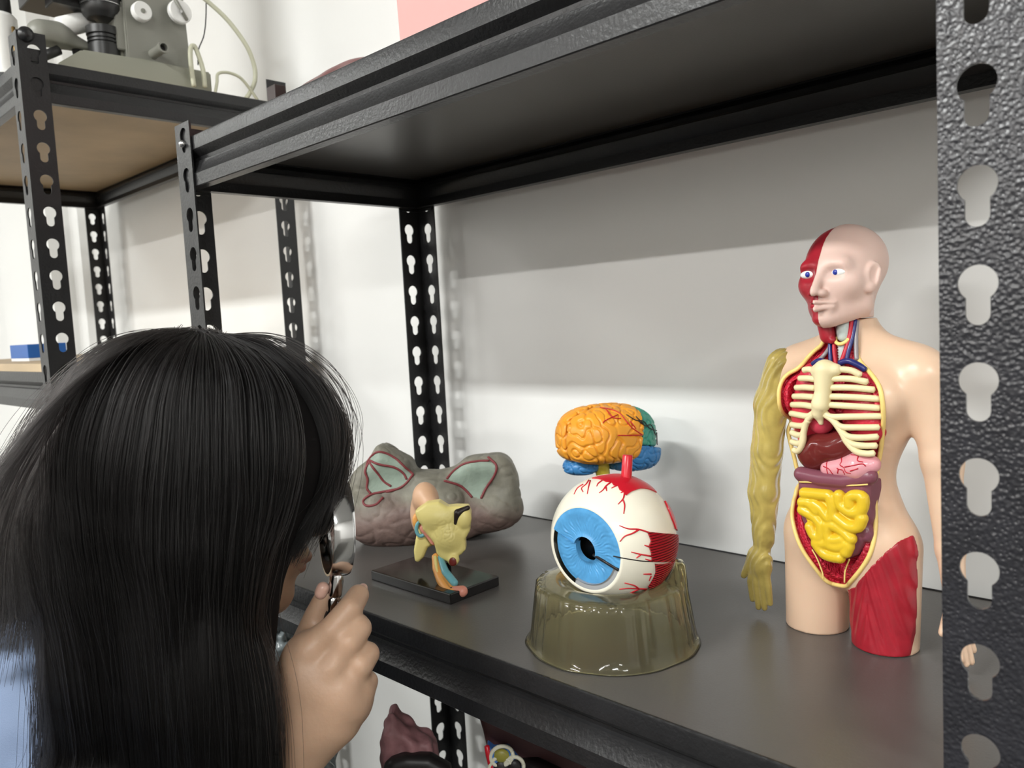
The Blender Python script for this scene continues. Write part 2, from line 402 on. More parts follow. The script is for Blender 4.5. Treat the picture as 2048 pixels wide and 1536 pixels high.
MT = dict(
    skin=mat('model_skin_plastic', (.74, .52, .37), .32, spec=.5, sss=.15), face=mat('model_face_plastic', (.74, .53, .46), .42, sss=.15),
    red=mat('muscle_red_plastic', (.42, .02, .035), .30, var=.25, vscale=60), lining=mat('cavity_lining', (.60, .03, .06), .34, bump=1.0, bscale=420, voro=True),
    rim=mat('fat_layer_yellow', (.93, .70, .24), .4), bone=mat('bone_cream', (.88, .76, .46), .42), liver=mat('liver_maroon', (.15, .022, .020), .14),
    stomach=mat('stomach_pink', (.78, .36, .40), .2), vein=mat('vessel_red', (.50, .01, .03), .4), blue=mat('vessel_blue', (.025, .03, .16), .25),
    grey=mat('vessel_grey', (.28, .25, .26), .25), purple=mat('colon_purple', (.22, .07, .10), .3), yellow=mat('intestine_yellow', (.80, .54, .03), .25),
    lung=mat('lung_red', (.58, .03, .06), .3, bump=.4, bscale=300), heart=mat('heart_pink', (.62, .06, .10), .3), cart=mat('cartilage', (.55, .62, .60), .35),
    eyew=mat('eye_white', (.88, .88, .86), .2), eyeb=mat('eye_blue', (.02, .04, .32), .2),
    amber=mat('amber_resin', (.90, .70, .20), .24, trans=.62, ior=1.25, var=.25, vscale=70))
torso = empty('anatomy_torso', T_O, 'small anatomical torso with bald head, half red face, open ribs and yellow arm', 'anatomy model')
lo = [(-.0039, .284), (-.0039, .2706), (-.0045, .2613), (-.0161, .2519), (-.0262, .2411), (-.0397, .2336), (-.046, .2235), (-.047, .2098), (-.0451, .1939), (-.0427, .1747), (-.038, .1567), (-.0345, .1389), (-.0345, .1264), (-.0375, .115), (-.0361, .1014), (-.0281, .0812), (-.015, .064), (-.0055, .0525), (.0056, .0477)]
ro = [(.0266, .284), (.0275, .262), (.0292, .2487), (.037, .2399), (.0449, .2301), (.0485, .2203), (.0495, .2005), (.0485, .1804), (.0448, .1592), (.0421, .1406), (.042, .121), (.0408, .1037), (.0354, .0854), (.0231, .0653), (.0136, .0512)]
OPEN = cr(lo, 4).tolist()+cr(ro, 4)[::-1].tolist()
shell = U([('+', sell((-.003, -.004, .092), (.0555, .037, .050)), 0), ('+', sell((-.001, 0, .14), (.0405, .030, .06)), .02), ('+', sell((0, -.003, .205), (.058, .037, .052)), .025),
    ('+', scap((-.058, -.008, .236), (.060, -.008, .236), .019), .022), ('+', scap((0, -.012, .262), (-.048, -.010, .246), .016, .013), .016), ('+', scap((0, -.012, .262), (.050, -.010, .246), .016, .013), .016),
    ('+', scap((.003, -.006, .25), (.0015, -.007, .285), .0222, .0186), .014),
    ('+', sell((-.026, .018, .215), (.028, .018, .022)), .015), ('+', sell((.030, .018, .215), (.028, .018, .022)), .015), ('+', sell((.002, .012, .10), (.036, .024, .04)), .02),
    ('+', scap((-.0335, .001, -.02), (-.0315, -.002, .085), .0270, .0295), .010), ('+', scap((.0325, .001, -.02), (.0315, -.002, .085), .0255, .0295), .010),
    # the arm on the closed side
    ('+', scap((.066, -.006, .232), (.078, -.006, .165), .0185, .0150), .012), ('+', scap((.078, -.006, .165), (.0865, .000, .095), .0150, .0105), .006), ('+', scap((.0865, .000, .095), (.092, .006, .066), .0105, .0085), .004),
    ('+', sell((.096, .009, .048), (.0075, .011, .016)), .006),
    ('+', scap((.097, .002, .040), (.1035, .001, .018), .0036, .0030), .002), ('+', scap((.0985, .007, .038), (.105, .008, .011), .0037, .0030), .002), ('+', scap((.0985, .013, .038), (.104, .014, .011), .0037, .0030), .002),
    ('+', scap((.097, .017, .040), (.102, .019, .015), .0036, .0030), .002), ('+', scap((.094, .017, .055), (.093, .027, .036), .0042, .0034), .004)])
def front(l, h, lift=0):                # surface point of the closed shell at (l,h)
    f_ = np.linspace(.07, -.03, 201); p = np.stack([np.full(201, l), f_, np.full(201, h)], 1); d = shell(p); i = np.nonzero(d < lift)[0]
    return np.array([l, f_[i[0]] if len(i) else 0.0, h])
def settle(l0, h0):
    l = l0
    for _ in range(4): l = .5*l+.5*(l0-.6*(.030-front(l, h0)[1]))
    return (l, h0)
OPEN = [settle(*q) for q in OPEN]
openp = spoly(OPEN, -.2, .2)
def torso_f(p):
    b = shell(p); b = np.maximum(b, .0-p[:, 2]); b = np.maximum(b, np.where(np.hypot(p[:, 0], p[:, 1]) < .035, p[:, 2]-.2815, -1))
    fr = .004-p[:, 1]
    d = openp.d2(p[:, 0], p[:, 2])
    c1 = np.maximum(np.maximum(d, -.0045-b), fr); c2 = np.maximum(np.maximum(d+.008, -.021-b), fr)
    return np.maximum(b, -np.minimum(c1, c2))
torso_f.bb = (np.array([-.09, -.05, -.002]), np.array([.115, .06, .30]))
vs, fs = surf(torso_f, .0012); vs = smooth(vs, fs, 1)
cen = vs[fs].mean(1); inside = (openp.d2(cen[:, 0], cen[:, 2]) < .0003) & (cen[:, 1] > .003) & (shell(cen) < -.0012)
o = pyd('skin_body', TW(vs), fs, [MT['skin'], MT['lining']], torso)
o.data.polygons.foreach_set('material_index', inside.astype(np.int32)); o.data.update()
rimp = np.array([front(l, h) for l, h in OPEN if h < .2815])
k_ = np.argmin(rimp[:, 2])
rim_pts = cr(rimp[::2], 4)
tubes('yellow_rim', [(TW(rim_pts), .0019)], MT['rim'], torso, 8)
# thigh muscle
MUS = [(.0625, .1050), (.054, .0995), (.0485, .0925), (.036, .076), (.020, .0545), (.010, .048), (.0045, .030), (.004, .0005), (.0575, .0005), (.0605, .035), (.0625, .075)]
mp = spoly(MUS, .0, .08)
def mus_f(p): return np.maximum(np.maximum(shell(p)-.0009-.0006*np.sin(900*(p[:, 0]+.25*(p[:, 2]-.05)*np.sign(p[:, 0]-.032)))*np.clip((p[:,2])/.02,0,1), mp.d2(p[:, 0], p[:, 2])), np.maximum(.001-p[:, 1], .0-p[:, 2]))
mus_f.bb = (np.array([0, -.002, -.002]), np.array([.072, .055, .11]))
body('thigh_muscle', mus_f, .001, MT['red'], torso, 1, world=TW)
# organs
def bone_f(l): return .0405-7*(l-.004)**2
def RB(pts): return TW(cr([(l, bone_f(l), h) for l, h in pts], 6))
body('sternum', U([('+', schain([(.005, .040, .2405), (.004, .0415, .222), (.002, .042, .212), (-.001, .0415, .2045)], [.0090, .0068, .0078, .0055]), 0), ('+', scap((-.003, .0395, .2395), (.015, .0395, .241), .005), .004), ('+', scap((-.001, .041, .204), (.0005, .040, .1955), .004, .0022), .003)]), .0009, MT['bone'], torso, 2, world=TW)
RIBS = [[(.013, .2415), (.026, .2405), (.0334, .2365)], [(.0115, .2335), (.026, .2335), (.0379, .2308)], [(.010, .226), (.026, .2262), (.0424, .2245)], [(.008, .2185), (.025, .2185), (.0457, .217)], [(.007, .2115), (.025, .211), (.0456, .2097)],
    [(.0045, .2045), (.010, .2015), (.024, .2022), (.0466, .203)], [(.013, .197), (.0185, .1935), (.030, .1935), (.0449, .1939)], [(.018, .1895), (.024, .1856), (.034, .1852), (.0441, .1862)], [(.021, .1835), (.027, .1795), (.035, .1785), (.0433, .1788)], [(.0025, .204), (.0115, .1985), (.0185, .189), (.0225, .181), (.029, .1738), (.036, .172), (.0417, .1725)],
    [(-.004, .2395), (-.010, .2408), (-.016, .240)], [(-.004, .2325), (-.012, .233), (-.0215, .2325)], [(-.005, .225), (-.015, .225), (-.0265, .224)], [(-.006, .2172), (-.018, .217), (-.030, .216)], [(-.006, .209), (-.018, .2095), (-.033, .2083)],
    [(-.005, .2045), (-.012, .2005), (-.022, .2002), (-.0351, .2002)], [(-.012, .197), (-.0178, .1918), (-.026, .1905), (-.0347, .1902)], [(-.0165, .191), (-.0195, .184), (-.026, .1822), (-.0349, .183)], [(-.0185, .183), (-.0215, .1765), (-.027, .1745), (-.0351, .1747)], [(-.003, .2045), (-.0125, .1975), (-.0175, .187), (-.019, .178), (-.0225, .171), (-.027, .1675), (-.0319, .1678)]]
for r_ in RIBS: tubes('rib', [(RB(r_), .0027)], MT['bone'], torso, 10)
for s, c_ in ((-1, -.020), (1, .026)):
    body('lung', U([('+', sell((c_, .018, .213), (.017, .014, .032)), 0), ('+', sell((c_+s*.003, .017, .195), (.018, .014, .018)), .01)]), .0012, MT['lung'], torso, 1, world=TW)
body('heart', U([('+', sell((-.009, .025, .193), (.011, .009, .010)), 0), ('+', sell((-.003, .026, .199), (.008, .008, .009)), .004)]), .0009, MT['heart'], torso, 1, world=TW)
body('liver', U([('+', sell((-.016, .023, .166), (.017, .013, .0165)), 0), ('+', sell((.000, .025, .172), (.022, .0125, .0125)), .008), ('+', sell((.017, .025, .180), (.014, .010, .010)), .008), ('-', scap((-.012, .043, .186), (-.006, .040, .160), .0035), .003)]), .001, MT['liver'], torso, 2, world=TW)
st = body('stomach', U([('+', scap((.000, .028, .1545), (.026, .028, .1595), .0075, .0110), 0), ('+', scap((.026, .028, .1595), (.036, .025, .162), .0110, .0075), .004)]), .0009, MT['stomach'], torso, 2, world=TW)
def onstom(l, h):
    f_ = np.linspace(.05, .02, 121); a = U([('+', scap((.000, .028, .1545), (.026, .028, .1595), .0075, .0110), 0), ('+', scap((.026, .028, .1595), (.036, .025, .162), .0110, .0075), .004)])
    d = a(np.stack([np.full(121, l), f_, np.full(121, h)], 1)); i = np.nonzero(d < 0)[0]; return (l, f_[i[0]] if len(i) else .03, h)
vp = [[(615, 310), (625, 345), (630, 385)], [(700, 285), (715, 305), (710, 325), (740, 340), (750, 365), (780, 372)], [(690, 345), (700, 350), (692, 375)], [(700, 350), (730, 355), (738, 380)], [(760, 268), (800, 275), (810, 300), (835, 310)], [(745, 335), (800, 325), (835, 320), (850, 335)], [(780, 358), (820, 345)], [(600, 335), (640, 350), (660, 380)]]
tubes('stomach_vein', [(TW([onstom(*q3(x, y, .037)[[0, 2]]) for x, y in cr(v, 4)]), .00055) for v in vp], MT['vein'], st, 6)
COL = [(-.0295, .1425), (.037, .149), (.0375, .128), (.0362, .104), (.025, .0838), (.010, .0745), (-.006, .0772), (-.016, .0842), (-.0272, .106), (-.030, .125)]
body('colon', U([('+', spoly(COL, .006, .034, .007), 0), ('+', schain([(-.0265, .029, .1465), (-.005, .031, .1455), (.015, .031, .1465), (.036, .028, .1525)], [.0068]*4), .002), ('+', sell((.034, .027, .12), (.005, .007, .009)), .002), ('+', sell((.034, .027, .104), (.005, .007, .008)), .002)]), .0011, MT['purple'], torso, 2, world=TW)
tubes('fat_line', [(TW(cr([(q3(x, y, .0352)) for x, y in [(468, 425), (560, 428), (660, 445), (780, 445), (872, 440)]], 6)), .0007)], MT['rim'], torso, 6)
LOOPS = [[(500, 490), (600, 500), (655, 515), (668, 610), (645, 640), (605, 590), (560, 555)], [(490, 545), (530, 550), (575, 595)], [(490, 590), (560, 630), (600, 680), (598, 750), (560, 740), (535, 690)], [(705, 505), (715, 560), (780, 605), (835, 590), (845, 520), (800, 505), (770, 520), (770, 560)],
    [(695, 640), (755, 685), (815, 690), (840, 640)], [(690, 685), (740, 725), (775, 760)], [(632, 680), (645, 760), (690, 770), (725, 765)], [(572, 790), (615, 845), (660, 865), (708, 872)], [(655, 800), (700, 810), (760, 795), (745, 840)], [(690, 690), (655, 680), (640, 700)], [(575, 780), (620, 790), (650, 780)]]
its = [('+', spoly([q3(x, y, .036)[[0, 2]] for x, y in [(485, 480), (850, 500), (855, 600), (770, 790), (710, 875), (570, 820), (530, 700), (475, 590)]], .026, .0365, .003), 0)]
for L_ in LOOPS:
    P = cr([q3(x, y, .0372) for x, y in L_], 3); its.append(('+', schain(P, [.0050]*len(P)), .0011))
body('intestine', U(its), .0008, MT['yellow'], torso, 1, world=TW)
tubes('nerve_line', [(TW(cr([q3(x, y, .030) for x, y in [(545, 825), (575, 880), (605, 960), (610, 1000)]], 5)), .0007), (TW(cr([q3(x, y, .030) for x, y in [(765, 880), (740, 950), (735, 1020)]], 5)), .0007)], MT['rim'], torso, 6)
# throat
throat = body('throat', U([('+', sell((.006, .004, .263), (.0125, .011, .03)), 0), ('+', sell((.010, .010, .245), (.017, .010, .012)), .008)]), .0011, MT['lining'], torso, 1, world=TW)
body('larynx', U([('+', scap((.008, .0135, .282), (.0085, .0155, .268), .0062, .0058), 0), ('+', sell((.0085, .017, .2725), (.0045, .005, .006)), .003)]), .0009, MT['cart'], torso, 1, world=TW)
tubes('thyroid', [(TW(cr([(.0015, .017, .2665), (.004, .021, .2628), (.0085, .022, .2612), (.013, .021, .263), (.015, .017, .267)], 6)), .0016)], MT['rim'], torso, 8)
bm = bmesh.new(); pr = [(0.0042+(.0009 if k % 2 else 0), .0012*k) for k in range(17)]; lathe(bm, pr, Matrix.Translation((0, 0, 0)), 24)
o = from_bm('trachea', bm, MT['cart'], None, smooth=True); o.data.transform(Matrix.Translation(Vector(tuple(TW((.008, .016, .2415))[0]-T_O)))); o.parent = torso
for nm, m_, r_, pts in [('blue_vein', 'blue', .0018, [(-.0035, .016, .272), (-.003, .0185, .262), (-.001, .0215, .252), (.0005, .024, .243)]), ('blue_vein', 'blue', .0019, [(.0165, .012, .281), (.0165, .016, .268), (.0155, .021, .256), (.0145, .024, .245)]),
    ('red_artery', 'vein', .0016, [(.001, .018, .267), (.0025, .0215, .256), (.0055, .024, .243)]), ('red_artery', 'vein', .0020, [(.0145, .014, .282), (.0145, .018, .266), (.0125, .023, .252), (.0095, .025, .243)]),
    ('grey_muscle', 'grey', .0019, [(.0170, .010, .280), (.0182, .014, .268), (.0205, .018, .2545), (.022, .020, .248)]), ('grey_muscle', 'grey', .0018, [(-.004, .012, .268), (-.0045, .017, .258), (-.0075, .021, .2515), (-.012, .022, .247)]),
    ('blue_vein', 'blue', .0024, [(-.0135, .028, .2445), (-.006, .030, .2475), (.002, .030, .2455)]), ('blue_vein', 'blue', .0026, [(.0125, .030, .2455), (.020, .030, .2475), (.028, .028, .244), (.0325, .026, .240)])]:
    tubes(nm, [(TW(cr(pts, 6)), r_)], MT[m_], torso, 10)
# ---- head
headf = U([('+', sell((0, -.004, .3300), (.0322, .0375, .0330)), 0), ('+', sell((0, .010, .310), (.0265, .0285, .034)), .012), ('+', scap((-.019, .008, .293), (-.004, .026, .2835), .010, .0085), .008), ('+', scap((.019, .008, .293), (.004, .026, .2835), .010, .0085), .008),
    ('+', sell((0, .0312, .2835), (.0105, .0075, .0060)), .006), ('+', sell((-.0180, .0225, .312), (.0100, .010, .0100)), .010), ('+', sell((.0180, .0225, .312), (.0100, .010, .0100)), .010),
    ('+', scap((-.017, .0300, .3275), (.017, .0300, .3275), .0050), .008), ('-', sell((-.0140, .0405, .3212), (.0085, .0075, .0046)), .0045), ('-', sell((.0140, .0405, .3212), (.0085, .0075, .0046)), .0045),
    ('+', scap((0, .0345, .3250), (0, .0450, .3080), .0034, .0043), .0045), ('+', sell((0, .0462, .3058), (.0044, .0042, .0038)), .002), ('+', sell((-.0052, .0408, .3045), (.0036, .0050, .0034)), .002), ('+', sell((.0052, .0408, .3045), (.0036, .0050, .0034)), .002),
    ('+', sell((0, .0345, .2940), (.0120, .0050, .0085)), .004), ('+', scap((-.0120, .0345, .2962), (0, .0445, .2975), .0014, .0022), .0012), ('+', scap((.0120, .0345, .2962), (0, .0445, .2975), .0014, .0022), .0012),
    ('+', scap((-.0105, .0348, .2930), (0, .0440, .2918), .0016, .0026), .0012), ('+', scap((.0105, .0348, .2930), (0, .0440, .2918), .0016, .0026), .0012), ('-', schain([(-.0135, .0355, .2948), (-.006, .0415, .2948), (0, .0462, .2948), (.006, .0415, .2948), (.0135, .0355, .2948)], [.0009]*5), .0008),
    ('-', scap((0, .0455, .3030), (0, .0425, .2995), .0012), .002),
    ('+', scap((0, -.008, .306), (.001, -.007, .2785), .0185, .0190), .010)])
def head_all(p): return np.maximum(headf(p), np.maximum((.2822-p[:, 2])-np.clip((p[:, 1]-.012)*.35, 0, .012), -1))
def ear_f(s):
    e = U([('+', sell((0, 0, 0), (.0030, .0080, .0118)), 0), ('-', sell((.0032, .0005, .002), (.0027, .0052, .0080)), .001), ('+', scap((.0016, -.003, -.006), (.0018, -.004, .006), .0012), .001), ('+', sell((0, .002, -.0105), (.0030, .0045, .0040)), .003)])
    a = math.radians(24); R = np.array([[math.cos(a), -math.sin(a)*-1, 0], [-math.sin(a), math.cos(a), 0], [0, 0, 1]]); b = math.radians(12); R2 = np.array([[1, 0, 0], [0, math.cos(b), math.sin(b)], [0, -math.sin(b), math.cos(b)]])
    def f(p):
        q = (p-np.array([s*.0318, .010, .3165]))*np.array([s, 1, 1]); return e((q@R.T)@R2.T)
    return f
ears = [ear_f(1), ear_f(-1)]
def full_head(p): return smin(smin(head_all(p), ears[0](p), .003), ears[1](p), .003)
def face_flesh(p): d = full_head(p); cut = np.maximum(p[:, 0]+.0008, -.002-p[:, 1]); return np.maximum(d, -cut)
def face_red(p):
    d = head_all(p)+.0010; h_ = np.maximum(np.maximum(p[:, 0]-.0006, -.004-p[:, 1]), -d-.012)
    return np.maximum(d, h_)
for f_ in (face_flesh, face_red): f_.bb = (np.array([-.043, -.05, .272]), np.array([.043, .056, .366]))
hd = body('head', face_flesh, .0009, MT['face'], torso, 2, world=TW)
fr_ = body('face_muscle', face_red, .0009, MT['red'], torso, 2, world=TW)
for s, par in ((1, hd), (-1, fr_)):
    e = body('eye_white', sell((s*.0140, .0312, .3212), (.0074, .0036, .0037)), .0006, MT['eyew'], par, 2, world=TW)
    body('iris', sell((s*.0128, .0342, .3212), (.0023, .0014, .0023)), .0003, MT['eyeb'], par, 1, world=TW)
body('neck_muscle', U([('+', schain([(-.006, .020, .282), (-.004, .020, .268), (.001, .0215, .2645)], [.0075, .0065, .0035]), 0)]), .001, MT['red'], torso, 1, world=TW)
# ---- amber translucent arm
arm = [('+', scap((-.062, .000, .240), (-.072, .006, .205), .0165, .0155), 0), ('+', scap((-.072, .006, .205), (-.076, .010, .160), .0150, .0140), .006), ('+', scap((-.076, .010, .160), (-.078, .014, .120), .0140, .0140), .004), ('+', scap((-.078, .014, .120), (-.078, .016, .075), .0140, .0100), .004),
    ('+', sell((-.080, .019, .052), (.0125, .0085, .018)), .006), ('+', scap((-.088, .019, .060), (-.098, .022, .036), .0042, .0033), .004)]
for x, l_, e in ((-.0905, .0215, .014), (-.0835, .022, .008), (-.0765, .022, .009), (-.0705, .0215, .015)):
    arm += [('+', schain([(x*.55-.036, .020, .048), (x, l_, .032), (x+.001, l_-.001, e)], [.0040, .0038, .0031]), .0015)]
arm_u = U(arm)
def arm_disp(p): return -.0002+.00065*np.sin(1000*(p[:, 0]*.9+p[:, 1]*.5)+9*np.sin(42*p[:, 2])+1.5*np.sin(p[:, 2]*170))*np.clip((p[:, 2]-.03)/.03, 0, 1)
ao = body('amber_arm', arm_u, .0011, MT['amber'], torso, 2, disp=arm_disp, world=TW)
# ================================================================ helpers for picture-measured models
class IM:
    """local frame facing the viewer: a = right, b = towards viewer, c = up, about a point seen at (px,py) at distance D"""
    def __init__(s, px, py, D, upright=False):
        s.px, s.py, s.D = px, py, D; s.o = V(px, py, D); s.R, s.T, s.Up = CR, -CF, CU
    def ac(s, px, py): return ((px-s.px)/FPX*s.D, -(py-s.py)/FPX*s.D)
    def poly(s, pts): return [s.ac(*p) for p in pts]
    def w(s, p): p = np.atleast_2d(np.array(p, float)); return s.o+p[:, :1]*s.R+p[:, 1:2]*s.T+p[:, 2:3]*s.Up
    def p(s, px, py, b=0): a, c = s.ac(px, py); return (a, b, c)
def lift(f, a, c, lo=-.15, hi=.15, off=0.0):    # first surface point met coming from the viewer
    b = np.linspace(hi, lo, 400); p = np.stack([np.full(400, a), b, np.full(400, c)], 1); i = np.nonzero(f(p) < off)[0]
    return (a, b[i[0]] if len(i) else 0.0, c)
x4 = lambda L_: [(1000+.3777*x, 780+.3777*y) for x, y in L_]
x5 = lambda L_: [(600+.2474*x, 860+.2474*y) for x, y in L_]
# ================================================================ eyeball model
EC = V(1226, 1073, .719); ER = .0568
MA = dict(sclera=mat('sclera_ivory', (.83, .79, .66), .26), blue=mat('iris_blue', (.10, .36, .68), .35, var=.2, vscale=90), grey=mat('lens_grey', (.33, .34, .35), .3), dark=mat('pupil_dark', (.012, .009, .009), .4), red=mat('eye_muscle_red', (.55, .012, .025), .3), ribbed=mat('eye_muscle_ribbed', (.55, .012, .025), .3),
    clear=mat('yellowed_clear_plastic', (.93, .87, .58), .09, trans=.95, ior=1.33, spec=.5))
_nt = MA['ribbed'].node_tree; _tc = _nt.nodes.new('ShaderNodeTexCoord'); _wv = _nt.nodes.new('ShaderNodeTexWave'); _wv.bands_direction = 'Z'; _wv.inputs['Scale'].default_value = 136
_bp = _nt.nodes.new('ShaderNodeBump'); _bp.inputs['Strength'].default_value = 1; _bp.inputs['Distance'].default_value = .003
_nt.links.new(_tc.outputs['Object'], _wv.inputs['Vector']); _nt.links.new(_wv.outputs['Fac'], _bp.inputs['Height']); _nt.links.new(_bp.outputs['Normal'], _nt.nodes['Principled BSDF'].inputs['Normal'])
eye = empty('eyeball_model', EC-np.array([0, 0, ER]), 'large ivory eyeball model with blue iris and red muscles in a clear stand', 'anatomy model')
ax = nrm(-.675*CR-.13*CU-.73*CF); e1 = nrm(np.cross(CU, ax)); e2 = np.cross(ax, e1)      # e1 right, e2 up as seen along the axis
e1 = -e1 if e1@CR < 0 else e1; e2 = e2 if e2@CU > 0 else -e2
vs, fs = [], []; NT, NP = 96, 70
for i in range(NP+1):
    th = math.radians(42+(180-42)*i/NP)
    for k in range(NT): a = 2*math.pi*k/NT; vs.append(EC+ER*(ax*math.cos(th)+math.sin(th)*(e1*math.cos(a)+e2*math.sin(a))))
for i in range(NP):
    for k in range(NT): fs.append((i*NT+k, i*NT+(k+1) % NT, (i+1)*NT+(k+1) % NT, (i+1)*NT+k))
n0 = len(vs)
for k in range(NT): a = 2*math.pi*k/NT; th = math.radians(41.2); vs.append(EC+ER*.965*(ax*math.cos(th)+math.sin(th)*(e1*math.cos(a)+e2*math.sin(a))))
for k in range(NT): fs.append((k, n0+k, n0+(k+1) % NT, (k+1) % NT))
pyd('sclera', vs, fs, MA['sclera'], eye)
def irisring(name, a0, a1, r0, r1, z, m, ridge=.0005, n=120):
    vs, fs = [], []; nr = 14
    for k in range(n+1):
        a = math.radians(a0+(a1-a0)*k/n)
        for j in range(nr+1):
            t = j/nr; r_ = r0+(r1-r0)*t
            zz = z+(.02*ER*math.sin(t*math.pi*.5)) + ridge*math.sin(a*46+3*math.sin(9*t))*math.sin(math.pi*t)*(.5+.5*math.sin(17*a+t*6)) + (.035*ER if t < .12 else 0)*(1-t/.12) - (.012*ER if t > .86 else 0)
            vs.append(EC+ax*zz+r_*(e1*math.cos(a)+e2*math.sin(a)))
    for k in range(n):
        for j in range(nr): fs.append((k*(nr+1)+j, k*(nr+1)+j+1, (k+1)*(nr+1)+j+1, (k+1)*(nr+1)+j))
    # wall at the pupil side and the two cut ends give it thickness
    m0 = len(vs)
    for k in range(n+1):
        for j in (0, nr): vs.append(np.array(vs[k*(nr+1)+j])-ax*.006)
    for k in range(n):
        fs.append((k*(nr+1), (k+1)*(nr+1), m0+2*(k+1), m0+2*k)); fs.append((k*(nr+1)+nr, m0+2*k+1, m0+2*(k+1)+1, (k+1)*(nr+1)+nr))
    for k in (0, n): fs.append((k*(nr+1), k*(nr+1)+nr, m0+2*k+1, m0+2*k))
    return pyd(name, vs, fs, m, eye, autosm=40)
irisring('iris', -22, 158, .205*ER, .664*ER, .725*ER, MA['blue'])
irisring('iris', 158, 338, .205*ER, .600*ER, .665*ER, MA['blue'])
irisring('lens_panel', 245, 338, .55*ER, .668*ER, .70*ER, MA['grey'], 0)
bm = bmesh.new(); lathe(bm, [(.665*ER, .55*ER), (.30*ER, .52*ER), (.02*ER, .42*ER)], None, 48)
o = from_bm('pupil', bm, MA['dark'], None, smooth=True); o.data.transform(Matrix.Translation(Vector(tuple(EC-np.array(eye.location)))) @ frame((0, 0, 0), ax)); o.parent = eye
def patch(name, px, c, R, m, parent, h=.0014, rib=0, cuts=5):
    bm = bmesh.new(); P = [on_sphere(x, y, c, R) for x, y in px]
    V_ = [bm.verts.new(tuple(p)) for p in P]; E_ = [bm.edges.new((V_[i], V_[(i+1) % len(V_)])) for i in range(len(V_))]
    bmesh.ops.triangle_fill(bm, edges=E_, use_beauty=True)
    for _ in range(cuts):
        es = [e for e in bm.edges if e.calc_length() > .003]
        if not es: break
        bmesh.ops.subdivide_edges(bm, edges=es, cuts=1); bmesh.ops.triangulate(bm, faces=bm.faces[:])
    for v in bm.verts:
        q = np.array(v.co)-c; d = nrm(q); v.co = Vector(tuple(c+d*(R+.0002)))
    top = bm.faces[:]
    r_ = bmesh.ops.extrude_face_region(bm, geom=top, use_keep_orig=True)
    for v in [g for g in r_['geom'] if isinstance(g, bmesh.types.BMVert)]:
        q = np.array(v.co)-c; d = nrm(q); v.co = Vector(tuple(c+d*(R+h+(rib*(.5+.5*math.cos(d@CU*R*2200)) if rib else 0))))
    return from_bm(name, bm, m, parent, smooth=True, autosm=50)
patch('eye_muscle', x4([(778, 752), (860, 760), (952, 768), (958, 835), (955, 898), (880, 905), (802, 903), (797, 860), (785, 828), (797, 800)]), EC, ER, MA['ribbed'], eye, .0020)
patch('eye_muscle', x4([(818, 918), (890, 915), (966, 908), (968, 960), (950, 1015), (880, 1042), (795, 1052), (783, 1040), (808, 1000), (822, 965)]), EC, ER, MA['ribbed'], eye, .0020)
patch('optic_patch', x4([(488, 470), (560, 454), (650, 450), (720, 462), (790, 490), (828, 545), (790, 528), (745, 523), (695, 540), (668, 560), (655, 545), (632, 530), (622, 508), (600, 506), (590, 490), (560, 488), (540, 478)]), EC, ER, MA['red'], eye, .0010)
patch('eye_muscle', x4([(868, 590), (888, 600), (912, 650), (930, 700), (936, 745), (925, 735), (905, 680), (885, 630)]), EC, ER, MA['red'], eye, .0015)
S0 = on_sphere(*x4([(668, 480)])[0], EC, ER-.003); bm = bmesh.new(); lathe(bm, [(0.0001, 0), (.0049, 0), (.0046, .0225), (.0040, .0232), (0.0001, .0232)], frame(S0-np.array(eye.location), CU+.06*CR), 32); o = from_bm('optic_stub', bm, MA['red'], None, smooth=True, autosm=40); o.parent = eye
VE = [[(470, 478), (455, 500), (432, 520), (440, 540)], [(478, 480), (470, 510), (462, 550)], [(440, 500), (410, 520), (392, 552)], [(585, 490), (560, 510), (545, 530), (525, 545)], [(560, 512), (565, 535)], [(620, 505), (590, 520)], [(660, 540), (652, 575), (625, 605)], [(650, 580), (660, 610), (655, 655)], [(540, 480), (520, 495), (512, 510)], [(668, 530), (640, 545)],
    [(790, 755), (735, 738), (680, 735), (632, 718)], [(735, 740), (700, 760), (660, 775), (635, 803)], [(790, 830), (765, 822)], [(800, 880), (745, 870), (695, 858)], [(745, 872), (722, 890)], [(800, 905), (770, 895)], [(800, 975), (760, 975)], [(790, 1055), (735, 1052), (680, 1050), (632, 1055)], [(735, 1052), (710, 1035), (660, 1022)], [(735, 1055), (700, 1070), (680, 1082)], [(800, 985), (790, 1010)]]
for v in VE: tubes('blood_vessel', [([on_sphere(x, y, EC, ER+.0001) for x, y in cr(x4(v), 4)], np.linspace(.00085, .00045, (len(v)-1)*4+1))], MA['red'], eye, 6)
tubes('seam', [([on_sphere(x, y, EC, ER-.0003) for x, y in cr(x4([(600, 880), (640, 888), (700, 898), (760, 906), (850, 908), (965, 903)]), 4)], .0006)], MA['dark'], eye, 6)
tubes('pupil_slit', [([EC+ax*.735*ER+e1*.15*ER-e2*.06*ER, EC+ax*.745*ER+e1*.60*ER-e2*.22*ER], .0014)], MA['dark'], eye, 6)
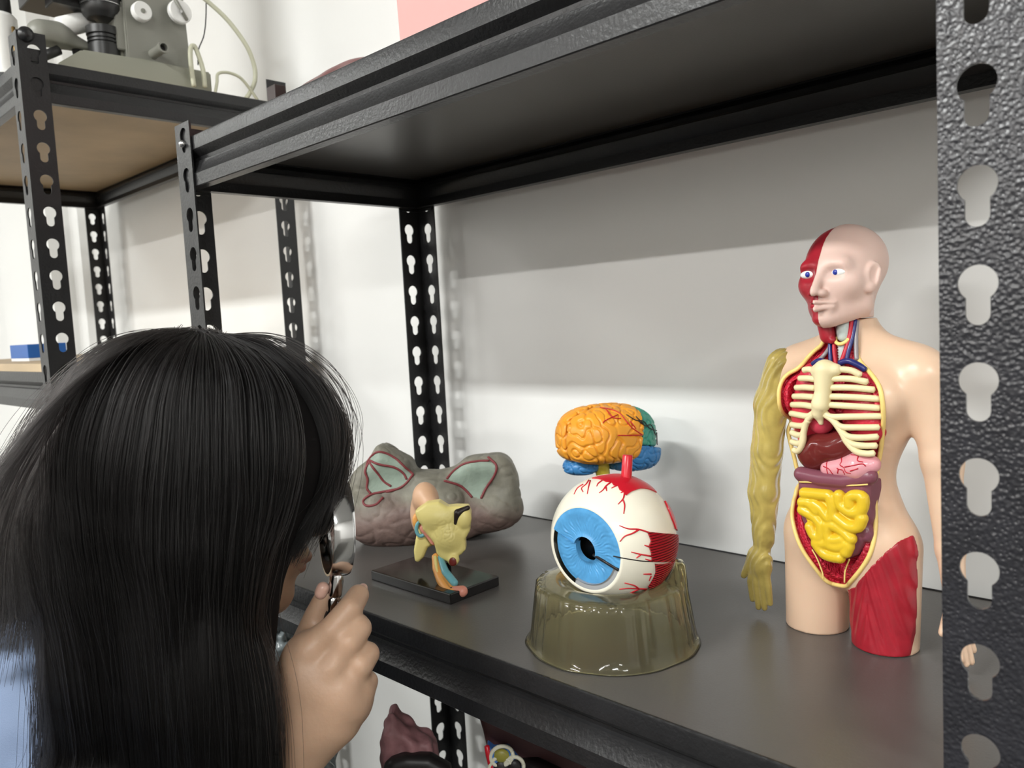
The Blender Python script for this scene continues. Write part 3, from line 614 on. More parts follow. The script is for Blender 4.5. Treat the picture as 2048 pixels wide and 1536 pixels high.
# ---- its yellowed clear plastic stand
SC = np.array([-.4335, .5615, LOWZ])
def stand_mesh():
    n = 144; rows = []
    outer = [(.0795, .0006), (.0785, .0016), (.0765, .004), (.0745, .012), (.0715, .028), (.0690, .044), (.0675, .053), (.0655, .0555), (.060, .0562), (.051, .0572), (.0455, .0574), (.0395, .0525), (.030, .0455), (.018, .0395), (.0, .0372)]
    inner = [(max(r-.0014, 0), max(z-.0012, .0)) if i > 2 else (r-.003, max(z-.0006, 0)) for i, (r, z) in enumerate(outer)]
    def row(r, z):
        out = []
        for k in range(n):
            a = 2*math.pi*k/n; wv = 1+(.012*math.sin(9*a+1)+.009*math.sin(23*a)+.009*math.sin(41*a+2)+.006*math.sin(67*a))*min(1, z/.02)*(1 if r > .06 else .2)
            if z < .003: wv = 1+.008*math.sin(7*a)+.005*math.sin(13*a+1)
            d = (a-math.radians(38)+math.pi) % (2*math.pi)-math.pi; zz = z+(.016*math.exp(-(d/.30)**4) if .0535 < r < .068 and z > .05 else 0)
            out.append(SC+np.array([r*wv*math.cos(a), r*wv*math.sin(a), zz]))
        return out
    vs, fs = [], []
    L_ = [row(*q) for q in outer]+[row(*q) for q in inner[::-1]]
    for R_ in L_: vs += R_
    m = len(L_)
    for i in range(m):
        for k in range(n): fs.append((i*n+k, i*n+(k+1) % n, ((i+1) % m)*n+(k+1) % n, ((i+1) % m)*n+k))
    return vs, fs
bm = bmesh.new(); _v, _f = stand_mesh(); bv = [bm.verts.new(tuple(v)) for v in _v]
for f_ in _f: bm.faces.new([bv[i] for i in f_])
bmesh.ops.remove_doubles(bm, verts=bm.verts[:], dist=1e-5); bmesh.ops.dissolve_degenerate(bm, edges=bm.edges[:], dist=1e-6)
tag(from_bm('clear_plastic_stand', bm, MA['clear'], None, smooth=True), 'yellowed clear plastic cup stand under the eyeball model', 'display stand')
# ================================================================ brain model
BD = .979; BC = V(1213, 880, BD)
Cd = np.array([-CF[0], -CF[1], 0]); Cd = nrm(Cd); Rd = nrm(np.array([CR[0], CR[1], 0]))
BX = nrm(-.87*Rd+.5*Cd); BY = nrm(.5*Rd+.87*Cd); BZ = np.array([0, 0, 1.])
def BWd(p): return BC+p[:, :1]*BX+p[:, 1:2]*BY+p[:, 2:3]*BZ
MB_ = dict(orange=mat('brain_orange', (.86, .36, .035), .33), teal=mat('brain_teal', (.06, .33, .24), .35), blue=mat('brain_blue', (.05, .22, .50), .35), yellow=mat('brain_stem_yellow', (.70, .55, .06), .35), dark=mat('vessel_black', (.02, .012, .015), .3))
brain = empty('brain_model', (BC[0], BC[1], LOWZ), 'brain model in orange, teal and blue lobes, close to the wall', 'anatomy model')
g1 = ring_noise(400, 30, 3); g2 = ring_noise(520, 30, 9)
def gy(g, A, wd): return lambda p: -A*np.exp(-(g(p)/wd)**2)+A*.25
def ssell(c, r, n):
    c = np.array(c, float); r = np.array(r, float); g = lambda p: (((np.abs((p-c)/r)**n).sum(1))**(1/n)-1)*r.min()
    g.bb = (c-r, c+r); return g
cere = ssell((0, 0, .004), (.0615, .051, .0405), 2.7)
fiss = lambda p: np.maximum(np.abs(p[:, 1])-.0012, (.018-p[:, 2])-np.clip((p[:, 0]-.02)*1.2, 0, .05))
def orange_f(p):
    d = smax(cere(p), -.024-p[:, 2], .014); d = smax(d, -fiss(p), .003); return smax(d, (-.016-.25*p[:, 2])-p[:, 0], .002)
def teal_f(p):
    d = smax(cere(p)+.0012, -(p[:, 2]+.006-.25*(p[:, 0]+.03)), .003); d = smax(d, -fiss(p), .003); return smax(d, p[:, 0]-(-.0165-.25*p[:, 2]), .002)
bl = U([('+', ssell((-.028, 0, -.012), (.0345, .048, .030), 2.7), 0), ('+', sell((.032, -.012, -.030), (.022, .024, .013)), .004)])
def blue_f(p): return smax(smax(bl(p), p[:, 2]-(-.0065+.25*(p[:, 0]+.03)), .002), -.040-p[:, 2], .006)
for f_ in (orange_f, teal_f, blue_f): f_.bb = (np.array([-.07, -.056, -.045]), np.array([.068, .056, .048]))
body('frontal_lobe', orange_f, .0011, MB_['orange'], brain, 1, disp=gy(g1, .0026, .34), world=BWd)
body('parietal_lobe', teal_f, .0011, MB_['teal'], brain, 1, disp=gy(g2, .0020, .36), world=BWd)
body('occipital_lobe', blue_f, .0011, MB_['blue'], brain, 1, disp=gy(g2, .0018, .36), world=BWd)
body('brain_stem', U([('+', scap((.012, .004, -.03), (.008, .004, -.062), .0095, .0070), 0)]), .0015, MB_['yellow'], brain, 1, world=BWd)
def on_brain(px, py):
    d = nrm(ray(px, py)); B3 = np.stack([BX, BY, BZ]); t = np.linspace(.80, 1.10, 900); p = (CAM-BC+t[:, None]*d)@B3.T
    v = cere(p); i = np.nonzero(v < .0010)[0]; i = i[0] if len(i) else int(np.argmin(v)); return CAM+t[i]*d
for nm, m_, vv in (('artery', 'red', [[(530, 92), (580, 100), (630, 120), (665, 160), (700, 200), (755, 238)], [(625, 130), (560, 160), (545, 175)], [(755, 238), (690, 240), (625, 240)], [(560, 100), (600, 145), (640, 150)], [(690, 165), (720, 205)]]), ('vein', 'dark', [[(670, 130), (720, 160), (760, 165), (790, 200), (830, 215)], [(735, 165), (770, 190), (800, 185), (825, 240)], [(720, 140), (760, 180)], [(830, 225), (832, 290)]])):
    for v in vv: tubes(nm, [([on_brain(x, y) for x, y in cr(x4(v), 6)], .00065)], MA['red'] if m_ == 'red' else MB_['dark'], brain, 6)
bm = bmesh.new(); hb = float(BC[2]-LOWZ)-.055
lathe(bm, [(.048, 0), (.048, .003), (.040, .010), (.018, .018), (.011, .03), (.010, hb-.01), (.016, hb-.004), (.016, hb), (.008, hb+.002)], None, 48)
o = from_bm('brain_support', bm, MA['clear'], None, smooth=True); o.parent = brain; o.data.transform(Matrix.Translation(Vector(tuple(BX*.009+BY*.004))))
# ================================================================ ear model on a black plate
ear = empty('ear_model', (-.69, .566, LOWZ), 'yellow ear anatomy model on a glossy black rectangular plate', 'anatomy model')
ME = dict(bone=mat('ear_bone_yellow', (.82, .70, .26), .42, bump=.15, bscale=150), flesh=mat('ear_flesh', (.62, .38, .24), .45), orange=mat('ear_orange', (.82, .38, .10), .4), pink=mat('ear_pink', (.75, .30, .22), .4), blue=mat('ear_blue', (.16, .42, .48), .35), dark=mat('ear_dark', (.02, .012, .01), .4), maroon=mat('ear_maroon', (.16, .02, .015), .3))
bm = bmesh.new(); box(bm, (-.762, .530, LOWZ), (-.621, .603, LOWZ+.0115), .0012); from_bm('base_plate', bm, M['glossblack'], ear)
ef = IM(884, 1065, .895)
bone = spoly(ef.poly(x5([(940, 640), (1030, 578), (1130, 565), (1200, 610), (1270, 602), (1365, 605), (1385, 660), (1378, 800), (1340, 870), (1345, 950), (1310, 990), (1278, 1000), (1280, 1040), (1260, 1080), (1220, 1080), (1200, 1050), (1150, 1025), (1110, 980), (1095, 900), (1000, 790), (1010, 740), (945, 670)])), -.012, .014, .004)
leg_ = spoly(ef.poly(x5([(925, 690), (1000, 850), (1070, 900), (1075, 950), (1020, 975), (990, 1050), (945, 1095), (915, 1085), (905, 1000), (930, 850), (918, 740)])), -.034, -.012, .004)
def A5(x, y, b): return ef.p(600+.2474*x, 860+.2474*y, b)
boneU = U([('+', bone, 0), ('+', sell(A5(1120, 700, .010), (.022, .009, .012)), .006), ('+', sell(A5(1200, 850, .012), (.014, .008, .014)), .006), ('+', sell(A5(1250, 1030, .012), (.0062, .007, .0062)), .003), ('-', sell(A5(1245, 1035, .020), (.0042, .006, .0046)), .001), ('-', schain([A5(1262, 730, .019), A5(1285, 655, .019), A5(1362, 612, .017)], [.0030, .0058, .0034]), .001), ('+', sell(A5(1330, 700, .013), (.0085, .006, .011)), .003)])
gsq = ring_noise(900, 20, 5)
def bdisp(p):
    c_ = np.array(A5(1180, 800, 0)); m = np.exp(-(((p[:, 0]-c_[0])/.012)**2+((p[:, 2]-c_[2])/.014)**2)); return -.0010*m*np.exp(-(gsq(p)/.4)**2)
bo = body('temporal_bone', boneU, .0010, ME['bone'], ear, 1, disp=bdisp, world=ef.w)
body('bone_leg', leg_, .0012, ME['bone'], ear, 2, world=ef.w)
body('auricle', U([('+', sell(A5(985, 560, -.030), (.014, .016, .016)), 0), ('+', sell(A5(960, 720, -.050), (.016, .020, .030)), .012), ('+', scap(A5(1010, 600, -.026), A5(1080, 640, -.005), .012, .008), .01)]), .0014, ME['flesh'], ear, 2, world=ef.w)
body('dark_slit', schain([A5(1262, 735, .0140), A5(1285, 655, .0145), A5(1362, 614, .0130)], [.0022, .0048, .0026]), .0006, ME['dark'], ear, 1, world=ef.w)
body('canal_opening', sell(A5(1245, 1038, .0165), (.0046, .0015, .0050)), .0006, ME['maroon'], ear, 1, world=ef.w)
tb = [A5(1110, 1010, .004), A5(1125, 1080, .013), A5(1165, 1150, .024), A5(1215, 1200, .035), A5(1285, 1225, .044)]
def tubeU(off, r): return [tuple(np.array(p)+off) for p in tb], r
body('auditory_tube', U([('+', schain(*tubeU(np.array([-.001, 0, -.002]), [.005, .0055, .006, .0062, .0075])), .0), ('-', schain([A5(1150, 1040, .016), A5(1195, 1120, .030), A5(1260, 1178, .042)], [.003, .0042, .0045]), .001)]), .0008, ME['orange'], ear, 2, world=ef.w)
body('tube_lining', schain([A5(1140, 1020, .009), A5(1190, 1110, .023), A5(1265, 1175, .034)], [.0032, .0044, .0044]), .0008, ME['blue'], ear, 2, world=ef.w)
body('tube_end', U([('+', scap(A5(1280, 1222, .044), A5(1332, 1216, .047), .0058, .0062), 0)]), .0008, ME['pink'], ear, 2, world=ef.w)
tubes('yellow_edge', [(ef.w([A5(*q) for q in [(1100, 1005, .010), (1116, 1085, .018), (1152, 1160, .028), (1210, 1216, .041), (1285, 1248, .050)]]), .0018)], ME['bone'], ear, 8)
body('inner_channel', schain([A5(1000, 800, -.006), A5(1050, 850, -.002), A5(1085, 900, .001)], [.0058, .0052, .0045]), .001, ME['pink'], ear, 2, world=ef.w)
tubes('eardrum_ring', [(ef.w([A5(975+38*math.cos(t), 805+58*math.sin(t), -.004) for t in np.linspace(.4, 5.6, 24)]), .0022)], ME['blue'], ear, 8)
body('bone_leg_patch', sell(A5(935, 745, -.012), (.0055, .004, .009)), .001, ME['orange'], ear, 2, world=ef.w)
_q = ef.w([A5(1190, 960, -.004)])[0]; tubes('support_pin', [([_q, np.array([_q[0], _q[1], LOWZ+.010])], .003)], M['glossblack'], ear, 12)
# ================================================================ plaster pelvis
pf = IM(868, 1010, 1.102)
A6 = lambda x, y: pf.ac(600+.2474*x, 860+.2474*y)
sil = [(395, 420), (460, 310), (560, 230), (630, 120), (700, 125), (800, 190), (890, 240), (935, 325), (1050, 335), (1150, 330), (1250, 300), (1350, 225), (1480, 205), (1620, 195), (1700, 240), (1750, 330), (1775, 440), (1760, 560), (1690, 660), (1550, 760), (1400, 835), (1200, 905), (900, 935), (700, 930), (560, 870), (470, 800), (440, 700), (440, 560)]
sp = spoly([A6(*q) for q in cr(sil+sil[:1], 3)[:-1]], -.055, .030, .022)
def P6(x, y, b): a, c_ = A6(x, y); return (a, b, c_)
pelU = U([('+', sp, 0), ('+', sell(P6(960, 640, .026), (.062, .026, .040)), .02), ('+', sell(P6(700, 760, .015), (.050, .030, .026)), .02), ('+', sell(P6(1550, 640, .012), (.044, .026, .028)), .02), ('-', sell(P6(760, 400, .050), (.048, .026, .030)), .014), ('-', sell(P6(1440, 430, .050), (.044, .026, .030)), .014), ('+', scap(P6(1230, 560, .03), P6(1330, 780, .022), .016, .013), .012)])
def pel(p): return pelU(p)
pel.bb = pelU.bb
TL = [(575, 230), (640, 170), (710, 175), (800, 225), (880, 300), (930, 345), (870, 420), (800, 460), (700, 485), (600, 490), (570, 450), (580, 370), (560, 300)]
TR = [(1200, 370), (1290, 290), (1400, 245), (1520, 235), (1580, 270), (1570, 350), (1500, 450), (1460, 530), (1400, 520), (1330, 440)]
tlp, trp = [A6(*q) for q in TL], [A6(*q) for q in TR]
def pcol(p):
    n_ = np.array([noise.noise(Vector(tuple(q*30))) for q in p]); n2 = np.array([noise.noise(Vector(tuple(q*110))) for q in p])
    c_ = np.empty((len(p), 3)); t = np.clip((p[:, 2]-A6(0, 560)[1])/.03+.5+n_*.5+.6*np.clip((np.abs(p[:, 0]-.0)-.06)/.05, 0, 1), 0, 1)[:, None]
    c_[:] = np.array([.185, .125, .108])*(1-t)+np.array([.195, .185, .148])*t
    c_ *= (1+.28*n_+.18*n2)[:, None]
    te = (in_poly(p[:, 0], p[:, 2], tlp) | in_poly(p[:, 0], p[:, 2], trp)) & (p[:, 1] > -.02)
    c_[te] = np.array([.27, .34, .28])*(1+.10*n_[te]+.12*n2[te])[:, None]; return np.clip(c_, .01, 1)
gp = ring_noise(230, 24, 12)
body_p = body('pelvis_model', pel, .0022, mat('painted_plaster', rough=.6, attr=True, bump=.3, bscale=220), None, 2, disp=lambda p: -.0012*np.exp(-(gp(p)/.30)**2)*(~(in_poly(p[:, 0], p[:, 2], tlp) | in_poly(p[:, 0], p[:, 2], trp))), col=pcol, world=pf.w)
tag(body_p, 'old brown plaster pelvis model with two green wings outlined in red', 'anatomy model')
PL = mat('dull_red_line', (.20, .035, .04), .55)
for v in [TL[-1:]+TL[:6], TL[5:9], [(600, 490), (570, 450), (575, 380), (555, 310), (590, 235)], [(580, 240), (650, 330), (700, 400), (770, 445)], [(590, 235), (680, 265), (780, 285), (850, 330), (880, 380)], [(1200, 375), (1260, 310), (1340, 260), (1440, 240), (1530, 235)], [(1525, 210), (1590, 270), (1575, 350), (1510, 450), (1470, 530)], [(1180, 390), (1290, 425), (1350, 470), (1410, 535)], [(800, 460), (690, 480), (600, 500), (545, 545), (570, 580), (650, 570), (700, 520)]]:
    pts = [lift(pel, *A6(x, y), off=.0003) for x, y in cr(v, 5)]
    tubes('red_outline', [(pf.w(cr(pts[::2], 3)), .0017)], PL, body_p, 8)
# ================================================================ person with magnifying glass
MP = dict(skin=mat('skin', (.56, .36, .245), .45, sss=.25, var=.12, vscale=25, bump=.12, bscale=300), nail=mat('nail', (.66, .40, .32), .3), hairbase=mat('hair_under', (.008, .007, .007), .7, spec=.1),
    shirt=mat('pale_blue_shirt', (.19, .25, .38), .8, bump=.3, bscale=900), jeans=mat('dark_trousers', (.03, .035, .05), .8), lip=mat('lips', (.42, .22, .16), .45), shoe=mat('black_shoe', (.015, .015, .015), .4), eyew=MT['eyew'])
hm = bpy.data.materials.new('black_hair'); hm.use_nodes = True; nt = hm.node_tree
for n_ in list(nt.nodes): nt.nodes.remove(n_)
ho = nt.nodes.new('ShaderNodeOutputMaterial'); hb_ = nt.nodes.new('ShaderNodeBsdfHairPrincipled'); hb_.parametrization = 'COLOR'
hb_.inputs['Color'].default_value = (.0050, .0043, .0042, 1); hb_.inputs['IOR'].default_value = 1.34; hb_.inputs['Roughness'].default_value = .36; hb_.inputs['Radial Roughness'].default_value = .4
nt.links.new(hb_.outputs[0], ho.inputs[0])
HC = V(425, 932, .665)                                        # middle of the head
FX = nrm(.86*CR*np.array([1, 1, 0])+.42*np.array([CF[0], CF[1], 0])); UPV = np.array([0, 0, 1.])
SXv = nrm(np.cross(FX, UPV))                                  # to the person's right
tilt = math.radians(23); hF = FX*math.cos(tilt)-UPV*math.sin(tilt); hU = UPV*math.cos(tilt)+FX*math.sin(tilt); hS = np.cross(hF, hU)
def HW(p): p = np.atleast_2d(np.array(p, float)); return HC+p[:, :1]*hF+p[:, 1:2]*hS+p[:, 2:3]*hU
def toH(P): q = np.atleast_2d(P)-HC; return np.stack([q@hF, q@hS, q@hU], 1)
feet = np.array([-.80, .02, 0.])
person = empty('person', feet, 'person with long black hair in a pale blue shirt, peering through a magnifying glass', 'person')
# joints
neck0 = HW((-.035, 0, -.085))[0]; neck1 = V(270, 1370, .775); chest = V(60, 1550, .83)-np.array([0, 0, 0])
pel_ = np.array([-.86, .05, .80]); hipR = pel_+SXv*.085-UPV*.04; hipL = pel_-SXv*.085-UPV*.04
shR = neck1+SXv*.125-UPV*.05-FX*.01; shL = neck1-SXv*.155-UPV*.045-FX*.01
wr = V(566, 1540, .662); elb = V(430, 2010, .62)
elbL = shL-FX*.03-UPV*.25; wrL = elbL+FX*.01-UPV*.215
# head and body skin
def Hc(a, b, ra, rb=None): return scap(HW(a)[0], HW(b)[0], ra, rb)
def He(c, r): R3 = np.stack([hF, hS, hU]); return sell(HW(c)[0], r, R3)
skin_parts = [('+', He((-.008, 0, .008), (.092, .074, .083)), 0), ('+', He((.030, 0, -.030), (.060, .060, .075)), .03), ('+', Hc((.045, .028, -.075), (.080, .0, -.092), .020, .017), .02), ('+', Hc((.045, -.028, -.075), (.080, 0, -.092), .020, .017), .02),
    ('+', Hc((.088, 0, .010), (.108, 0, -.026), .007, .010), .012), ('+', Hc((.098, .010, -.030), (.098, -.010, -.030), .007), .006), ('+', Hc((.089, .018, -.054), (.095, 0, -.053), .006, .008), .006), ('+', Hc((.089, -.018, -.054), (.095, 0, -.053), .006, .008), .006), ('+', Hc((.086, .016, -.066), (.092, 0, -.066), .006, .009), .006), ('+', Hc((.086, -.016, -.066), (.092, 0, -.066), .006, .009), .006),
    ('-', He((.100, .030, .002), (.016, .017, .010)), .010), ('-', He((.100, -.030, .002), (.016, .017, .010)), .010), ('-', Hc((.104, .020, -.060), (.104, -.020, -.060), .0022), .003),
    ('+', He((.050, .038, -.035), (.030, .022, .028)), .015), ('+', He((.050, -.038, -.035), (.030, .022, .028)), .015), ('+', He((-.002, .074, -.012), (.018, .007, .030)), .006), ('+', He((-.002, -.074, -.012), (.018, .007, .030)), .006),
    ('+', scap(HW((-.015, 0, -.06))[0], neck1+UPV*.02, .052, .056), .03)]
headbody = U(skin_parts+[('+', scap(neck1-UPV*.02, chest, .07, .12), .03), ('+', scap(shR, shL, .045), .04), ('+', scap(chest, pel_, .12, .125), .05), ('+', scap(hipR, np.array([hipR[0], hipR[1], .45]), .085, .062), .03), ('+', scap(hipL, np.array([hipL[0], hipL[1], .45]), .085, .062), .03),
    ('+', scap(np.array([hipR[0], hipR[1], .45]), np.array([hipR[0], hipR[1], .08]), .060, .038), .01), ('+', scap(np.array([hipL[0], hipL[1], .45]), np.array([hipL[0], hipL[1], .08]), .060, .038), .01),
    ('+', scap(shR, elb, .050, .038), .03), ('+', scap(elb, wr, .037, .0255), .02), ('+', scap(shL, elbL, .050, .038), .03), ('+', scap(elbL, wrL, .036, .026), .02), ('+', sell(wrL+FX*.05, (.045, .022, .040)), .02)]+[('+', schain([wrL+FX*.06+UPV*z_, wrL+FX*.115+UPV*z_*1.2, wrL+FX*.140+UPV*(z_*1.2-.02)], [.0105, .0090, .0075]), .004) for z_ in (.028, .009, -.010, -.028)]+[('+', schain([wrL+FX*.03+UPV*.03, wrL+FX*.06+UPV*.06, wrL+FX*.085+UPV*.07], [.012, .0105, .008]), .006)])
# ---- hand (back of the right hand towards the viewer)
def h6(x, y, d): return V(440+.4141*x, 900+.4141*y, d)
hand = [('+', schain([wr, h6(345, 1330, .655), h6(420, 1120, .650)], [.0250, .0270, .0260]), 0), ('+', schain([wr, h6(430, 1330, .652), h6(560, 1180, .648)], [.0235, .0255, .0230]), .015), ('+', schain([h6(430, 1380, .658), h6(560, 1290, .656), h6(625, 1230, .656)], [.020, .0205, .0165]), .02), ('+', scap(h6(430, 990, .650), h6(600, 1150, .648), .0190, .0170), .018),
    # index
    ('+', schain([h6(415, 985, .648), h6(545, 865, .642), h6(628, 765, .648), h6(668, 702, .662), h6(650, 712, .674)], [.0150, .0112, .0103, .0092, .0080]), .006),
    # middle
    ('+', schain([h6(540, 1060, .646), h6(625, 925, .640), h6(672, 862, .648), h6(668, 842, .668), h6(600, 850, .682)], [.0148, .0112, .0105, .0092, .0082]), .005),
    # ring
    ('+', schain([h6(610, 1130, .648), h6(680, 1035, .643), h6(713, 985, .650), h6(702, 980, .668), h6(625, 1000, .682)], [.0140, .0108, .0100, .0088, .0078]), .005),
    # little
    ('+', schain([h6(640, 1225, .653), h6(693, 1150, .649), h6(712, 1118, .655), h6(700, 1112, .670), h6(632, 1120, .682)], [.0125, .0098, .0090, .0080, .0072]), .005),
    # thumb
    ('+', schain([h6(400, 1130, .672), h6(420, 950, .676), h6(468, 800, .676), h6(506, 700, .674)], [.0190, .0145, .0108, .0080]), .010)]
# knuckle bumps
for q in ((430, 960, .637), (540, 1050, .634), (607, 1135, .637), (643, 1228, .644)): hand.append(('+', sell(h6(*q), (.0060,)*3), .010))
# forearm shares the mesh: fine hand mesh and coarser body would leave a seam, so the whole figure is one fine field near the hand
hand_u = U(hand+[('+', scap(elb, wr, .037, .0250), .012)])
full = lambda p: smin(headbody(p), hand_u(p), .004)
full.bb = (np.minimum(headbody.bb[0], hand_u.bb[0]), np.maximum(headbody.bb[1], hand_u.bb[1]))
def merge_surf():
    """one surface: coarse for trunk and legs, fine for head and hand (cut well inside the sleeve)"""
    sub = lambda p: np.maximum(full(p), .0-p[:, 2])
    sub.bb = full.bb
    return surf(sub, .0048)
bv_, bf_ = merge_surf(); bv_ = smooth(bv_, bf_, 2)
# keep only what lies outside the fine region of the hand, then add the fine hand and weld it inside the wrist
cut_o = wr+(elb-wr)*.45; cut_n = nrm(wr-elb)
def side(p): return (p-cut_o)@cut_n
nearh = np.linalg.norm(bv_-h6(500, 1150, .655), axis=1) < .30
keepv = ~((side(bv_) > 0) & nearh & (np.abs(hand_u(bv_)) < .012)); bf_ = bf_[keepv[bf_].all(1)]
hf = lambda p: np.maximum(hand_u(p), -(side(p)+.012)); hf.bb = (hand_u.bb[0], hand_u.bb[1])
lo_ = np.min([np.array(g.bb[0]) for _, g, _ in hand], axis=0)-.01; hi_ = np.max([np.array(g.bb[1]) for _, g, _ in hand], axis=0)+.01
lo_ = np.minimum(lo_, cut_o-.05); hf.bb = (lo_, hi_)
hv, hfc = surf(hf, .0016, .002); hv = smooth(hv, hfc, 3)
allv = np.vstack([bv_, hv]); allf = np.vstack([bf_, hfc+len(bv_)])
bodyo = pyd('body', allv, allf, MP['skin'], person)
# fingernails
for q0, q1, r_ in ((h6(684, 690, .660), h6(690, 668, .668), .0042), (h6(488, 690, .668), h6(497, 668, .668), .0055)):
    body('fingernail', U([('+', scap(q0, q1, r_), 0)]), .0008, MP['nail'], person, 2)
# face details
for s in (1, -1): body('eye', He((.083, s*.030, .002), (.011, .012, .009)), .0012, MP['eyew'], person, 1)
body('lips', U([('+', Hc((.0925, .015, -.0565), (.1005, 0, -.0555), .0035, .0055), 0), ('+', Hc((.0925, -.015, -.0565), (.1005, 0, -.0555), .0035, .0055), .002), ('+', Hc((.0900, .013, -.0655), (.0985, 0, -.0655), .0035, .0055), .001), ('+', Hc((.0900, -.013, -.0655), (.0985, 0, -.0655), .0035, .0055), .002)]), .0012, MP['lip'], person, 1)
# clothes: shirt follows the trunk and upper arms
shirt = U([('+', scap(neck1-UPV*.030-FX*.02, chest, .098, .150), 0), ('+', scap(shR, shL, .056), .04), ('+', scap(chest, pel_+UPV*.03, .148, .152), .05), ('+', scap(shR, shR+(elb-shR)*.45, .062, .056), .03), ('+', scap(shL, shL+(elbL-shL)*.6, .062, .056), .03)])
wn = ring_noise(70, 16, 4); wn2 = ring_noise(160, 16, 8)
body('shirt', shirt, .005, MP['shirt'], person, 2, disp=lambda p: .004*wn(p)*.6+.0015*wn2(p))
tr = U([('+', scap(pel_-UPV*.02, pel_-UPV*.05, .132, .130), 0)]+[('+', scap(h_, np.array([h_[0], h_[1], .45]), .100, .076), .03) for h_ in (hipR, hipL)]+[('+', scap(np.array([h_[0], h_[1], .45]), np.array([h_[0], h_[1], .07]), .076, .062), .01) for h_ in (hipR, hipL)])
body('trousers', tr, .006, MP['jeans'], person, 2)
for h_ in (hipR, hipL):
    q = np.array([h_[0], h_[1], 0.]); sh = U([('+', scap(q+FX*-.04+UPV*.035, q+FX*.13+UPV*.028, .040, .032), 0)])
    g_ = lambda p, sh=sh: np.maximum(sh(p), -p[:, 2]); g_.bb = sh.bb; body('shoe', g_, .005, MP['shoe'], person, 1)
# ---- hair: an under-layer following the skull and falling locks, then single strands on it
def dsh(px, py): return V(px, py, 1)
hl = [('+', He((-.010, 0, .008), (.101, .086, .088)), 0), ('+', He((.035, 0, .032), (.070, .078, .068)), .03)]
for a in [((335, 820, 0.650), (250, 1050, 0.630), (225, 1330, 0.645), (250, 1600, 0.665)), ((430, 850, 0.635), (390, 1080, 0.617), (360, 1330, 0.625), (350, 1620, 0.645)), ((520, 920, 0.645), (470, 1120, 0.637), (455, 1350, 0.640), (470, 1620, 0.650)), ((300, 850, .715), (150, 985, .715), (50, 1085, .72), (-60, 1150, .74)), ((240, 900, .73), (100, 1040, .74), (0, 1130, .75), (-80, 1180, .76)), ((260, 950, .70), (165, 1120, .695), (180, 1350, .69), (175, 1600, .70)), ((330, 900, 0.665), (250, 1150, 0.645), (250, 1400, 0.655), (260, 1620, 0.675))]:
    P = [V(*q) for q in a]; hl.append(('+', schain(P, [.052, .045, .038, .030][:len(P)]), .03))
hl.append(('-', U([('+', scap(HW((.075, .0, -.045))[0], HW((.14, .0, -.075))[0], .058, .10), 0)]), .012))
hairU = U(hl)
hairo = body('hair', hairU, .0045, MP['hairbase'], person, 2)
def settle_out(P, out, field=None):                 # put a point just outside the hair mass along the sight-independent outward direction
    for _ in range(12):
        hU_ = field or hairU; d = hU_(P); e = .002
        g = np.stack([hU_(P+np.array([e, 0, 0]))-d, hU_(P+np.array([0, e, 0]))-d, hU_(P+np.array([0, 0, e]))-d], 1)/e
        g /= np.linalg.norm(g, axis=1)[:, None]+1e-9; P = P+g*np.clip(out-d, 0, .01)[:, None]
    return P
GUIDE = [  # picture-measured courses of locks, crown to tip, front lock first
    [(415, 672, .66), (540, 690, .655), (640, 760, .65), (690, 850, .65), (690, 930, .65), (668, 1010, .648), (640, 1062, .645)],
    [(412, 672, .655), (520, 695, .645), (600, 790, .635), (640, 890, .63), (640, 980, .628), (615, 1040, .625), (590, 1068, .625)],
    [(410, 673, .65), (490, 705, .635), (545, 810, .62), (560, 930, .612), (535, 1040, .610), (505, 1110, .61), (492, 1220, .61), (525, 1330, .605), (545, 1450, .60), (548, 1600, .60)],
    [(405, 673, .645), (450, 720, .62), (480, 850, .60), (485, 1000, .595), (470, 1130, .595), (470, 1280, .592), (490, 1420, .592), (500, 1600, .595)],
    [(400, 673, .645), (410, 740, .61), (415, 880, .59), (410, 1030, .58), (405, 1200, .578), (410, 1380, .578), (420, 1600, .59)],
    [(395, 674, .645), (352, 740, .615), (312, 880, .595), (285, 1050, .585), (285, 1220, .58), (305, 1400, .582), (330, 1600, .60)],
    [(388, 674, .65), (300, 730, .63), (225, 850, .61), (180, 1000, .60), (170, 1150, .598), (190, 1330, .605), (210, 1600, .62)],
    [(380, 673, .655), (262, 712, .645), (165, 808, .63), (98, 940, .625), (62, 1060, .625), (85, 1180, .63), (112, 1280, .63), (105, 1420, .63), (110, 1600, .64)],
    [(375, 672, .66), (255, 695, .66), (140, 785, .65), (60, 890, .645), (5, 1010, .645), (-25, 1110, .648), (-50, 1190, .652), (-90, 1255, .66)],
    [(370, 672, .67), (265, 690, .68), (165, 755, .68), (75, 850, .68), (-15, 975, .68), (-90, 1120, .69), (-130, 1300, .70)]]
GP = np.array([np.stack([np.interp(np.linspace(0, 1, 22), np.linspace(0, 1, len(cr(g, 6))), cr(g, 6)[:, k]) for k in range(3)], 1) for g in GUIDE])
NS, NPT = 13000, 22
tt = RNG.uniform(0, len(GUIDE)-1.001, NS); clump = (tt*9).astype(int); tt = .72*tt+.28*((clump+.5)/9+RNG.normal(0, .03, NS)); tt = np.clip(tt, 0, len(GUIDE)-1.001)
gap_ = (tt > 1.12) & (tt < 1.93); tt[gap_] = np.where(RNG.uniform(0, 1, gap_.sum()) < .5, RNG.uniform(.7, 1.12, gap_.sum()), RNG.uniform(1.93, 3.2, gap_.sum()))
gap_ = (tt > 7.40) & (tt < 7.85) & (RNG.uniform(0, 1, NS) < .0); tt[gap_] = np.where(RNG.uniform(0, 1, gap_.sum()) < .6, RNG.uniform(6.3, 7.25, gap_.sum()), RNG.uniform(7.85, 8.9, gap_.sum()))
